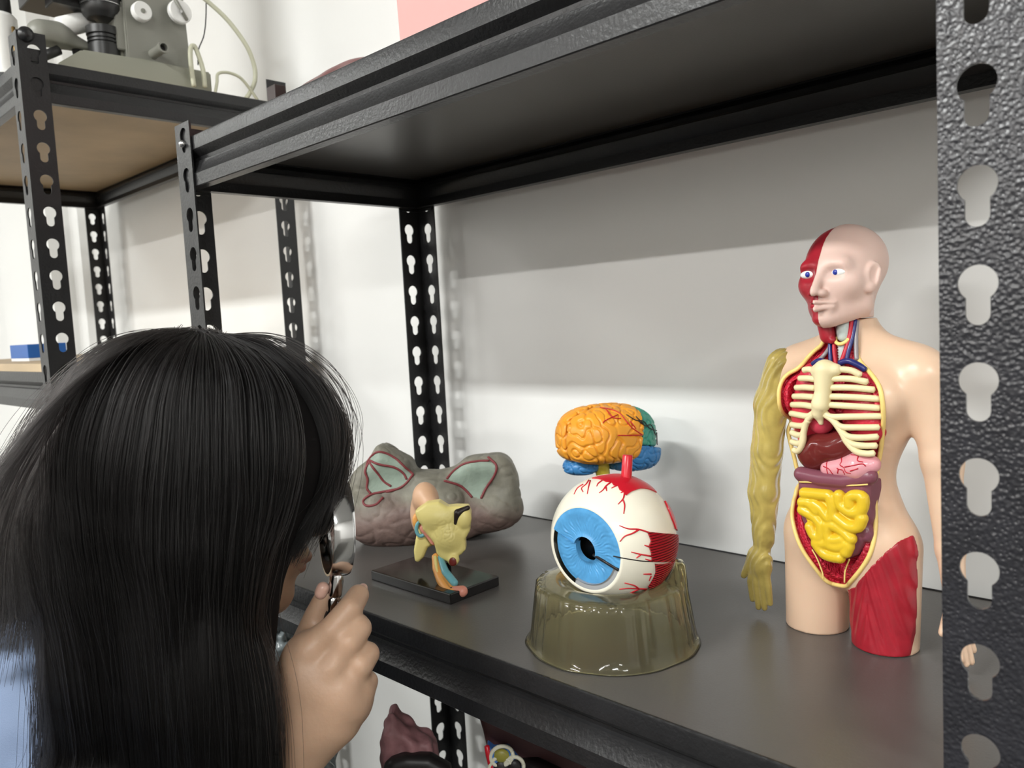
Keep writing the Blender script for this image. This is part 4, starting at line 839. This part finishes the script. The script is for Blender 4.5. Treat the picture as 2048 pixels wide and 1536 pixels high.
i0 = tt.astype(int); fr = (tt-i0)[:, None, None]; pts = GP[i0]*(1-fr)+GP[i0+1]*fr
lim = 1225+RNG.normal(0, 28, NS)
for k in np.nonzero(tt > 7.18)[0]:        # the back locks end over the shoulder
    y_ = pts[k, :, 1]; b_ = np.nonzero(y_ > lim[k])[0]
    if len(b_): s_ = np.linspace(0, b_[0], 22); pts[k] = np.stack([np.interp(s_, np.arange(22), pts[k, :, c_]) for c_ in range(3)], 1)
trim = RNG.uniform(.86, 1.0, NS)
amp = np.linspace(.1, 1, NPT)**1.2
pts[:, :, 0] += amp*RNG.normal(0, 11, (NS, 1))+amp*6*np.sin(np.linspace(0, 5, NPT)+RNG.uniform(0, 6.28, (NS, 1)))
pts[:, :, 1] += RNG.normal(0, 6, (NS, 1))*amp; pts[:, 0, :2] += RNG.normal(0, 6, (NS, 2)); pts[:, 0, 0] += RNG.normal(0, 12, NS)
W_ = CAM+pts[:, :, 2:3]*(CF+CR*((pts[:, :, 0:1]-1024)/FPX)-CU*((pts[:, :, 1:2]-768)/FPX))
flat = W_.reshape(-1, 3); out = np.repeat(np.abs(RNG.normal(.0015, .0022, NS)), NPT)
flat = settle_out(flat, out); flat = settle_out(flat, out*1.5+.004, shirt); W_ = flat.reshape(NS, NPT, 3)
# other side of the head (seen only from elsewhere): mirrored courses
m_ = RNG.choice(NS, 2500, replace=False); Q = W_[m_]-HC; Q = Q-2*(Q@SXv)[..., None]*SXv-SXv*.004; Wm = (Q+HC); Wm = settle_out(Wm.reshape(-1, 3), .002).reshape(-1, NPT, 3)
W_ = np.concatenate([W_, Wm])
# flyaways
NF = 420; ff = RNG.integers(0, NS, NF); F_ = W_[ff].copy(); off = np.linspace(0, 1, NPT)[None, :, None]
gsrc = (F_[:, 6, :]-HC); gsrc /= np.linalg.norm(gsrc, axis=1)[:, None]
curl = RNG.normal(0, 1, (NF, 1, 3))
F_ = F_+gsrc[:, None, :]*(RNG.uniform(.004, .020, NF)[:, None, None]*np.sin(off*math.pi*RNG.uniform(.8, 1.6, NF)[:, None, None]))+curl*.010*off**2
W_ = np.concatenate([W_, F_])
hc = bpy.data.hair_curves.new('hair_strands'); hc.add_curves([NPT]*len(W_))
offp = np.array(person.location)
hc.attributes['position'].data.foreach_set('vector', (W_.reshape(-1, 3)-offp).astype(np.float32).ravel()) if 'position' in hc.attributes else None
ra = hc.attributes.get('radius') or hc.attributes.new('radius', 'FLOAT', 'POINT')
ra.data.foreach_set('value', np.tile(np.linspace(.00021, .00011, NPT), len(W_)).astype(np.float32))
hc.materials.append(hm); hs = bpy.data.objects.new('hair_strands', hc); C.objects.link(hs); hs.parent = hairo
hs['kind'] = 'stuff'
# ---- magnifying glass
MGm = dict(glass=mat('lens_glass', (.98, .99, .98), .02, trans=1, ior=1.5), chrome=M['chrome'])
mg = empty('magnifying_glass', V(676, 1300, .672), 'chrome rimmed magnifying glass with black handle held in front of the face', 'magnifying glass')
mc = V(672, 1054, .672); 
mn = nrm(-.922*CR-.388*CF)
F4 = frame(mc, mn); Rl = .0385
def lathe_obj(name, prof, M4, m, parent, n=64, caps=False, cyc=False):
    bm = bmesh.new(); lathe(bm, prof+([prof[0]] if cyc else []), M4, n, caps); bmesh.ops.remove_doubles(bm, verts=bm.verts[:], dist=1e-6)
    q = Vector((0, 0, 0)); o = from_bm(name, bm, m, None, smooth=True, autosm=35); o.parent = parent
    x = parent
    while x is not None: q += x.location; x = x.parent
    o.data.transform(Matrix.Translation(-q)); return o
lathe_obj('rim', [(Rl+.0018, -.0085), (Rl+.0026, -.006), (Rl+.0022, .0), (Rl+.0026, .006), (Rl+.0018, .0085), (Rl, .0085), (Rl-.001, .003), (Rl-.001, -.003), (Rl, -.0085)], F4, MGm['chrome'], mg, cyc=True)
Lp = [(max(Rl*.999*math.sin(a)/math.sin(.52), 1e-5), .0008+(math.cos(a)-math.cos(.52))*Rl/math.sin(.52)*.12) for a in np.linspace(.52, 0.0, 14)]
lathe_obj('lens', Lp+[(r, -z) for r, z in Lp[::-1]], F4, MGm['glass'], mg, cyc=False)
hd0 = mc-CU*(Rl+.001)+CR*.001; hdir = nrm(V(655, 1360, .672)-V(680, 1165, .672)); F5 = frame(hd0, hdir)
lathe_obj('ferrule', [(.004, -.004), (.0056, 0), (.0062, .004), (.0062, .018), (.0054, .0195), (.0062, .021), (.0062, .026), (.0052, .030), (.0052, .033)], F5, MGm['chrome'], mg, 40, True)
lathe_obj('handle', [(.0058, .032), (.0068, .036), (.0078, .05), (.0082, .075), (.0078, .10), (.0066, .112), (.003, .116)], F5, M['glossblack'], mg, 40, True)
# ================================================================ microscope on the far unit's top board
MB2 = dict(body=mat('microscope_grey_green', (.30, .305, .25), .45), grey=mat('microscope_grey', (.23, .23, .20), .4), dk=mat('microscope_dark', (.02, .02, .02), .35), white=mat('dial_white', (.80, .80, .78), .35), ivory=mat('ivory_cable', (.55, .55, .42), .5), tube=mat('white_tube', (.82, .82, .80), .3), steel=mat('brushed_steel', (.5, .5, .5), .3, metal=1))
LZ = Z(.383)+.0622                       # top board surface
XS = -1.435                              # side of the microscope that faces the gap
def Y0(px, py, x=XS): return on_axis(px, py, 0, x)          # point on the vertical plane x = const
mscope = empty('microscope', (-1.53, .60, LZ), 'grey green laboratory microscope with white dials on the far shelving unit', 'microscope')
def yz(px, py, x=XS): q = Y0(px, py, x); return (q[1], q[2])
def prism_x(name, pts, x0, x1, m, parent, bev=.002):      # pts (y,z) outline extruded along x
    bm = bmesh.new(); a = [bm.verts.new((x0, y, z)) for y, z in pts]; f_ = bm.faces.new(a); r_ = bmesh.ops.extrude_face_region(bm, geom=[f_])
    for v in [g for g in r_['geom'] if isinstance(g, bmesh.types.BMVert)]: v.co.x = x1
    bmesh.ops.recalc_face_normals(bm, faces=bm.faces[:])
    if bev: bmesh.ops.bevel(bm, geom=bm.edges[:], offset=bev, segments=2, affect='EDGES')
    return from_bm(name, bm, m, parent, smooth=True, autosm=35)
yl, yr = yz(112, 120)[0], yz(425, 178)[0]; zt_ = yz(300, 118)[1]
prism_x('base', [(yl, LZ), (yr, LZ), (yr, yz(415, 143)[1]), (yz(290, 118)[0], yz(290, 118)[1]), (yz(165, 98)[0], yz(165, 98)[1]), (yl+.002, LZ+.012)], XS-.17, XS, MB2['body'], mscope, .003)
y0_, z0_ = yz(262, 112); y1_, _ = yz(390, 140)
prism_x('column', [(y0_, z0_-.01), (y1_, z0_-.03), (y1_-.012, z0_+.36), (y0_, z0_+.36)], XS-.13, XS-.012, MB2['grey'], mscope, .002)
prism_x('focus_rail', [(yz(245, 100)[0], z0_+.015), (yz(272, 100)[0], z0_+.015), (yz(272, 100)[0], z0_+.30), (yz(245, 100)[0], z0_+.30)], XS-.10, XS-.02, MB2['grey'], mscope, .0015)
prism_x('focus_rail_foot', [(yz(238, 100)[0], z0_+.004), (yz(262, 100)[0], z0_+.004), (yz(262, 100)[0], z0_+.035), (yz(238, 100)[0], z0_+.035)], XS-.10, XS-.03, MB2['body'], mscope, .0015)
def disc_x(name, px, py, r, t, m, parent, x=XS+.012, r2=None):
    q = Y0(px, py, x); return lathe_obj(name, [(.0, 0), (r, 0), (r, t*.8), (r-.0015, t), (.0, t)], Matrix.Translation(Vector(tuple(q-np.array([t, 0, 0])))) @ Matrix.Rotation(math.pi/2, 4, 'Y'), m, parent)
d1 = disc_x('dial', 286, 21, .0165, .012, MB2['white'], mscope); disc_x('dial_screw', 287, 21, .004, .002, MB2['grey'], d1, XS+.014)
tubes('dial_shaft', [([Y0(286, 21, XS-.03), Y0(286, 21, XS+.002)], .004)], MB2['steel'], mscope)
d2 = disc_x('dial', 362, 22, .0205, .010, MB2['white'], mscope)
qa, qb = Y0(350, -2, XS+.014), Y0(374, 40, XS+.014); bmx = [qa, qb]; tubes('dial_bar', [(bmx, .0032)], MB2['grey'], d2, 6); disc_x('dial_screw', 362, 22, .003, .002, MB2['steel'], d2, XS+.019)
tubes('dial_shaft', [([Y0(362, 22, XS-.03), Y0(362, 22, XS+.002)], .004)], MB2['steel'], mscope)
q = Y0(328, 94, XS+.035); lathe_obj('port_tube', [(.0065, .0), (.0095, 0), (.0100, .003), (.0085, .006), (.0085, .055), (.0065, .055), (.0065, 0)], Matrix.Translation(Vector(tuple(q))) @ Matrix.Rotation(-math.pi/2, 4, 'Y'), MB2['grey'], mscope, 32)
disc_x('port_cap', 328, 94, .0064, .002, MB2['dk'], mscope, XS+.024)
# lamp condenser stack
q = Y0(209, 98, XS-.045); lathe_obj('condenser', [(.0, -.02), (.026, -.02), (.026, .004), (.0235, .005), (.0235, .007), (.026, .008), (.026, .010), (.0235, .011), (.0235, .013), (.026, .014), (.026, .017), (.0235, .018), (.0235, .020), (.027, .021), (.027, .034), (.024, .035), (.0, .035)], Matrix.Translation(Vector((q[0], q[1], q[2]))), MB2['dk'], mscope, 48)
q = Y0(205, 42, XS-.045); lathe_obj('objective_turret', [(.0, 0), (.024, .001), (.030, .008), (.033, .016), (.033, .022), (.031, .023), (.034, .025), (.034, .040), (.0, .040)], Matrix.Translation(Vector((q[0], q[1], q[2]))), MB2['dk'], mscope, 48)
lathe_obj('turret_ring', [(.0332, .0222), (.0345, .0226), (.0345, .0240), (.0332, .0244), (.0332, .0222)], Matrix.Translation(Vector((q[0], q[1], q[2]))), MB2['steel'], mscope, 48)
prism_x('stage', [(yz(100, 14)[0], q[2]+.030), (yz(300, 14)[0], q[2]+.030), (yz(300, 14)[0], q[2]+.048), (yz(100, 14)[0], q[2]+.048)], XS-.16, XS-.02, MB2['dk'], mscope, .001)
prism_x('stage_arm', [(yz(128, 18)[0], q[2]+.016), (yz(190, 18)[0], q[2]+.016), (yz(190, 18)[0], q[2]+.031), (yz(128, 18)[0], q[2]+.031)], XS-.09, XS-.05, MB2['dk'], mscope, .001)
# eyepiece head
ep = Y0(100, 72, XS-.07); body('eyepiece_head', U([('+', scap(ep+np.array([0, -.012, 0]), ep+np.array([0, .012, .002]), .024), 0), ('+', scap(ep+np.array([0, .02, 0]), ep+np.array([0, .055, -.012]), .017, .014), .01), ('-', sbox(ep+np.array([0, 0, -.035]), (.06, .08, .02)), .003)]), .002, MB2['grey'], mscope, 2)
e2_ = ep+np.array([0, .018, .018]); tubes('eyepiece_tube', [([e2_, e2_+np.array([-.01, .06, .030])], .017)], MB2['tube'], mscope, 24)
e3_ = Y0(70, 100, XS-.06); tubes('mirror_knob', [([Y0(88, 112, XS-.06), Y0(118, 100, XS-.06)], .008)], MB2['dk'], mscope, 16)
tubes('support_foot', [([ep+np.array([0, .04, -.012]), np.array([ep[0], ep[1]+.05, LZ])], .008)], MB2['dk'], mscope, 12)
# cables
def cable(name, px, x, r, m, label): 
    return tag(tubes(name, [(cr([on_axis(a, b, 0, xx) for (a, b), xx in zip(px, x)], 8), r)], m, None, 12), label, 'cable')
cable('ivory_cable', [(376, -30), (412, 0), (455, 40), (492, 90), (508, 130), (510, 160), (500, 185), (492, 197)], [-1.45, -1.45, -1.44, -1.43, -1.43, -1.43, -1.43, -1.43], .0042, MB2['ivory'], 'thick ivory cable arching down behind the microscope to the shelf edge')
cable('ivory_cable', [(430, 188), (434, 165), (436, 148), (455, 145), (480, 155), (500, 178), (515, 200)], [-1.425]*7, .0028, MB2['ivory'], 'thin ivory cable in a small loop beside the thick arching cable')
cable('ivory_hose', [(388, 172), (382, 130), (381, 98), (388, 92), (396, 108), (406, 140), (410, 174)], [-1.425]*7, .0042, MB2['ivory'], 'ivory hose hairpin standing at the back end of the microscope base')
cable('black_wire', [(412, -20), (412, 30), (408, 70), (397, 100), (396, 130)], [-1.46]*5, .0011, M['blackplastic'], 'thin black wire hanging down beside the microscope column')
# ---- white cylindrical instrument at the end of the same board
wc = on_axis(5, 110, 0, -1.56); wi = empty('white_instrument', (wc[0], wc[1], LZ), 'white cylindrical instrument with black cap standing by the near post of the far unit', 'instrument')
zc = wc[2]; zb0 = zc-LZ
lathe_obj('barrel', [(.0, .0), (.034, .0), (.034, .012), (.027, .018), (.027, zb0+.06), (.022, zb0+.066), (0, zb0+.066)], Matrix.Translation(Vector((wc[0], wc[1], LZ))), MB2['tube'], wi, 40)
lathe_obj('cap', [(0, zb0+.064), (.020, zb0+.064), (.018, zb0+.13), (.0, zb0+.132)], Matrix.Translation(Vector((wc[0], wc[1], LZ))), MB2['dk'], wi, 40)
lathe_obj('foot_ring', [(.0342, .001), (.036, .002), (.036, .010), (.0342, .011), (.0342, .001)], Matrix.Translation(Vector((wc[0], wc[1], LZ))), MB2['dk'], wi, 40)
tubes('brass_pin', [([np.array([wc[0]+.03, wc[1]+.012, zc-.01]), np.array([wc[0]+.03, wc[1]+.012, zc+.04])], .003)], mat('brass', (.5, .32, .12), .3, metal=1), wi, 10)
# pivot bracket on top of the near post of the far unit
pb_ = np.array([LX1-.012, LY0+.012, 0]); bq = on_axis(52, 68, 0, LX1+.002)
tubes('bracket', [([bq-np.array([.006, 0, 0]), bq+np.array([.001, 0, 0])], .0115)], M['steel'], far_unit, 20)
tubes('bolt', [([bq, bq+np.array([.004, 0, 0])], .0032)], M['bolt'], far_unit, 12)
# bolts on the near left post of the main unit
for px, py in ((367, 288), (1150, 1150)):
    if px > 1000: continue
    b0 = on_axis(px, py, 1, UY0-.001); tubes('bolt', [([b0+np.array([0, .004, 0]), b0+np.array([0, -.004, 0])], .0045)], M['bolt'], main, 14)
# ---- small blue box on the far unit's lower board
BZ0 = Z(-.106)+.0762; bxl = on_axis(22, 733, 2, BZ0); 
bx_ = on_axis(52, 735, 2, BZ0+.0); bm = bmesh.new()
bb0 = on_axis(38, 734, 1, .47); 
MBlue = mat('blue_card', (.015, .10, .36), .35); MWh = mat('white_card', (.72, .74, .76), .5)
cx, cy = bb0[0], .50
bb = empty('small_box', (cx, cy, BZ0), 'small blue box with white lower edge on the plywood board of the far unit', 'box')
bm = bmesh.new(); box(bm, (cx-.05, cy-.03, BZ0), (cx+.075, cy+.04, BZ0+.006), .0005); from_bm('tray', bm, MWh, bb)
bm = bmesh.new(); box(bm, (cx-.0505, cy-.0305, BZ0+.006), (cx+.0755, cy+.0405, BZ0+.034), .0008); from_bm('lid', bm, MBlue, bb)
# ================================================================ on the top board of the main unit
UZ = UPZ
pk = on_axis(802, 84, 1, .60); pkt = on_axis(785, 0, 1, .60)
bm = bmesh.new(); box(bm, (0, 0, 0), (.40, .14, .30), .002, Matrix.Translation(Vector((pk[0], .60, UZ))) @ Matrix.Rotation(math.radians(-2), 4, 'Y'))
for v in bm.verts:
    if v.co.z < UZ+.001: pass
zmin = min(v.co.z for v in bm.verts)
for v in bm.verts: v.co.z += UZ-zmin
tag(from_bm('pink_box', bm, mat('pink_card', (.66, .34, .32), .6)), 'large pink box standing on the top board of the black unit', 'box')
dm = on_axis(655, 143, 1, .62)
dome = body('maroon_organ_model', U([('+', sell((dm[0], .635, UZ+.010), (.115, .07, dm[2]-UZ-.010)), 0), ('+', sell((dm[0]+.06, .64, UZ+.01), (.09, .06, dm[2]-UZ-.006)), .02), ('-', sbox((dm[0], .66, UZ-.06), (.3, .2, .06)), .001)]), .003, mat('maroon_glaze', (.16, .045, .045), .3, var=.3, vscale=40), None, 2, disp=lambda p: .0012*ring_noise(150, 16, 2)(p))
tag(dome, 'dark maroon dome shaped organ model lying behind the front beam of the top board', 'anatomy model')
dk = on_axis(552, 190, 1, .60); bm = bmesh.new(); zt2 = on_axis(552, 172, 1, .60)[2]
box(bm, (dk[0]-.012, .593, UZ), (dk[0]+.010, .61, zt2), .001)
tag(from_bm('small_dark_box', bm, mat('dark_brown_card', (.03, .018, .016), .5)), 'small dark box at the left end of the top board', 'box')
# ================================================================ on the board below
B0 = LOWZ-.485
MU_ = dict(pink=mat('dusty_pink_model', (.40, .19, .20), .55, bump=.5, bscale=120, var=.35, vscale=60), dk=mat('dark_stand', (.016, .013, .013), .45), maroon=mat('maroon_panel', (.075, .028, .030), .5), cellb=mat('cell_blue', (.05, .17, .50), .4), cellw=mat('cell_cream', (.70, .68, .55), .4), cellg=mat('cell_olive', (.30, .27, .05), .4), red=MA['red'])
kf = IM(815, 1500, .92); kx = lambda L_: [(700+.29297*x, 1200+.29297*y) for x, y in L_]
pko = empty('pink_cone_model', (kf.o[0], kf.o[1], B0), 'dusty pink pointed organ model on a dark stand on the board below', 'anatomy model')
cone_p = kf.poly(kx([(270, 765), (300, 765), (340, 830), (440, 910), (550, 965), (580, 1010), (600, 1200), (230, 1200), (210, 1100), (212, 960), (228, 860)]))
body('pink_body', U([('+', spoly(cone_p, -.035, .015, .012), 0)]), .0016, MU_['pink'], pko, 2, disp=lambda p: .0012*ring_noise(330, 20, 6)(p), world=kf.w)
blk = kf.poly(kx([(250, 1070), (300, 1020), (400, 995), (560, 1000), (700, 1080), (700, 1500), (240, 1500), (236, 1150)]))
body('dark_front', U([('+', spoly(blk, .004, .030, .010), 0)]), .002, MU_['dk'], pko, 2, world=kf.w)
bm = bmesh.new(); lathe(bm, [(.06, 0), (.06, .008), (.02, .016), (.018, .16), (0, .16)], Matrix.Translation(Vector((kf.o[0], kf.o[1], B0))), 40); from_bm('stand', bm, MU_['dk'], pko, smooth=True, autosm=40)
cf_ = IM(1020, 1510, .83)
cell = empty('cell_model', (cf_.o[0], cf_.o[1], B0), 'colourful cell model with blue and cream rings in front of a maroon panel', 'anatomy model')
cw = lambda L_: cf_.poly(kx(L_))
body('maroon_panel', U([('+', spoly(cw([(860, 800), (900, 930), (960, 1180), (1060, 1500), (2300, 1500), (2300, 900), (1800, 780), (1200, 700)]), -.030, -.012, .006), 0)]), .003, MU_['maroon'], cell, 1, world=cf_.w)
body('blue_wall', U([('+', spoly(cw([(935, 980), (985, 1020), (1080, 1010), (1150, 1090), (1200, 1250), (1000, 1300), (955, 1120)]), -.014, .0055, .004), 0)]), .001, MU_['cellb'], cell, 2, world=cf_.w)
for (x, y, rx, ry, t) in ((1035, 1050, .012, .010, .4), (1120, 1120, .010, .010, .2), (1030, 1140, .012, .013, 0)):
    a_, c_ = cf_.ac(*kx([(x, y)])[0]); ringp = [(a_+rx*math.cos(k)*math.cos(t)-ry*math.sin(k)*math.sin(t), .005, c_+rx*math.cos(k)*math.sin(t)+ry*math.sin(k)*math.cos(t)) for k in np.linspace(0, 2*math.pi, 25)]
    tubes('cream_ring', [(cf_.w(ringp), .0021)], MU_['cellw'], cell, 10); body('ring_core', sell((a_, .004, c_), (rx*.72, .004, ry*.72)), .001, MU_['cellg'] if x == 1035 else MU_['dk'], cell, 1, world=cf_.w)
tubes('red_edge', [(cf_.w([cf_.p(*kx([q])[0], .004) for q in [(935, 985), (945, 1050), (965, 1130), (1000, 1260)]]), .0028)], MU_['red'], cell, 8)
bm = bmesh.new(); box(bm, (cf_.o[0]-.05, cf_.o[1]-.04, B0), (cf_.o[0]+.12, cf_.o[1]+.06, B0+.012), .002); from_bm('base_plate', bm, MU_['dk'], cell)
bm = bmesh.new(); box(bm, (cf_.o[0]-.004, cf_.o[1]+.012, B0+.010), (cf_.o[0]+.05, cf_.o[1]+.03, cf_.o[2]-.01), .002); from_bm('prop', bm, MU_['dk'], cell)
# crumpled clear bag under the board, beyond the person's chin
bgf = IM(575, 1300, .985)
bag = body('plastic_bag', U([('+', spoly(bgf.poly([(520, 1225), (560, 1235), (600, 1262), (640, 1300), (660, 1420), (680, 2000), (470, 2000), (480, 1300)]), -.03, .02, .014), 0)]), .0022, mat('grey_plastic_film', (.30, .34, .35), .25, spec=.6, bump=.6, bscale=90), None, 1, disp=lambda p: .004*ring_noise(260, 20, 7)(p)+.002*ring_noise(500, 20, 3)(p), world=bgf.w)
tag(bag, 'crumpled grey plastic bag under the board, behind the hand', 'bag')
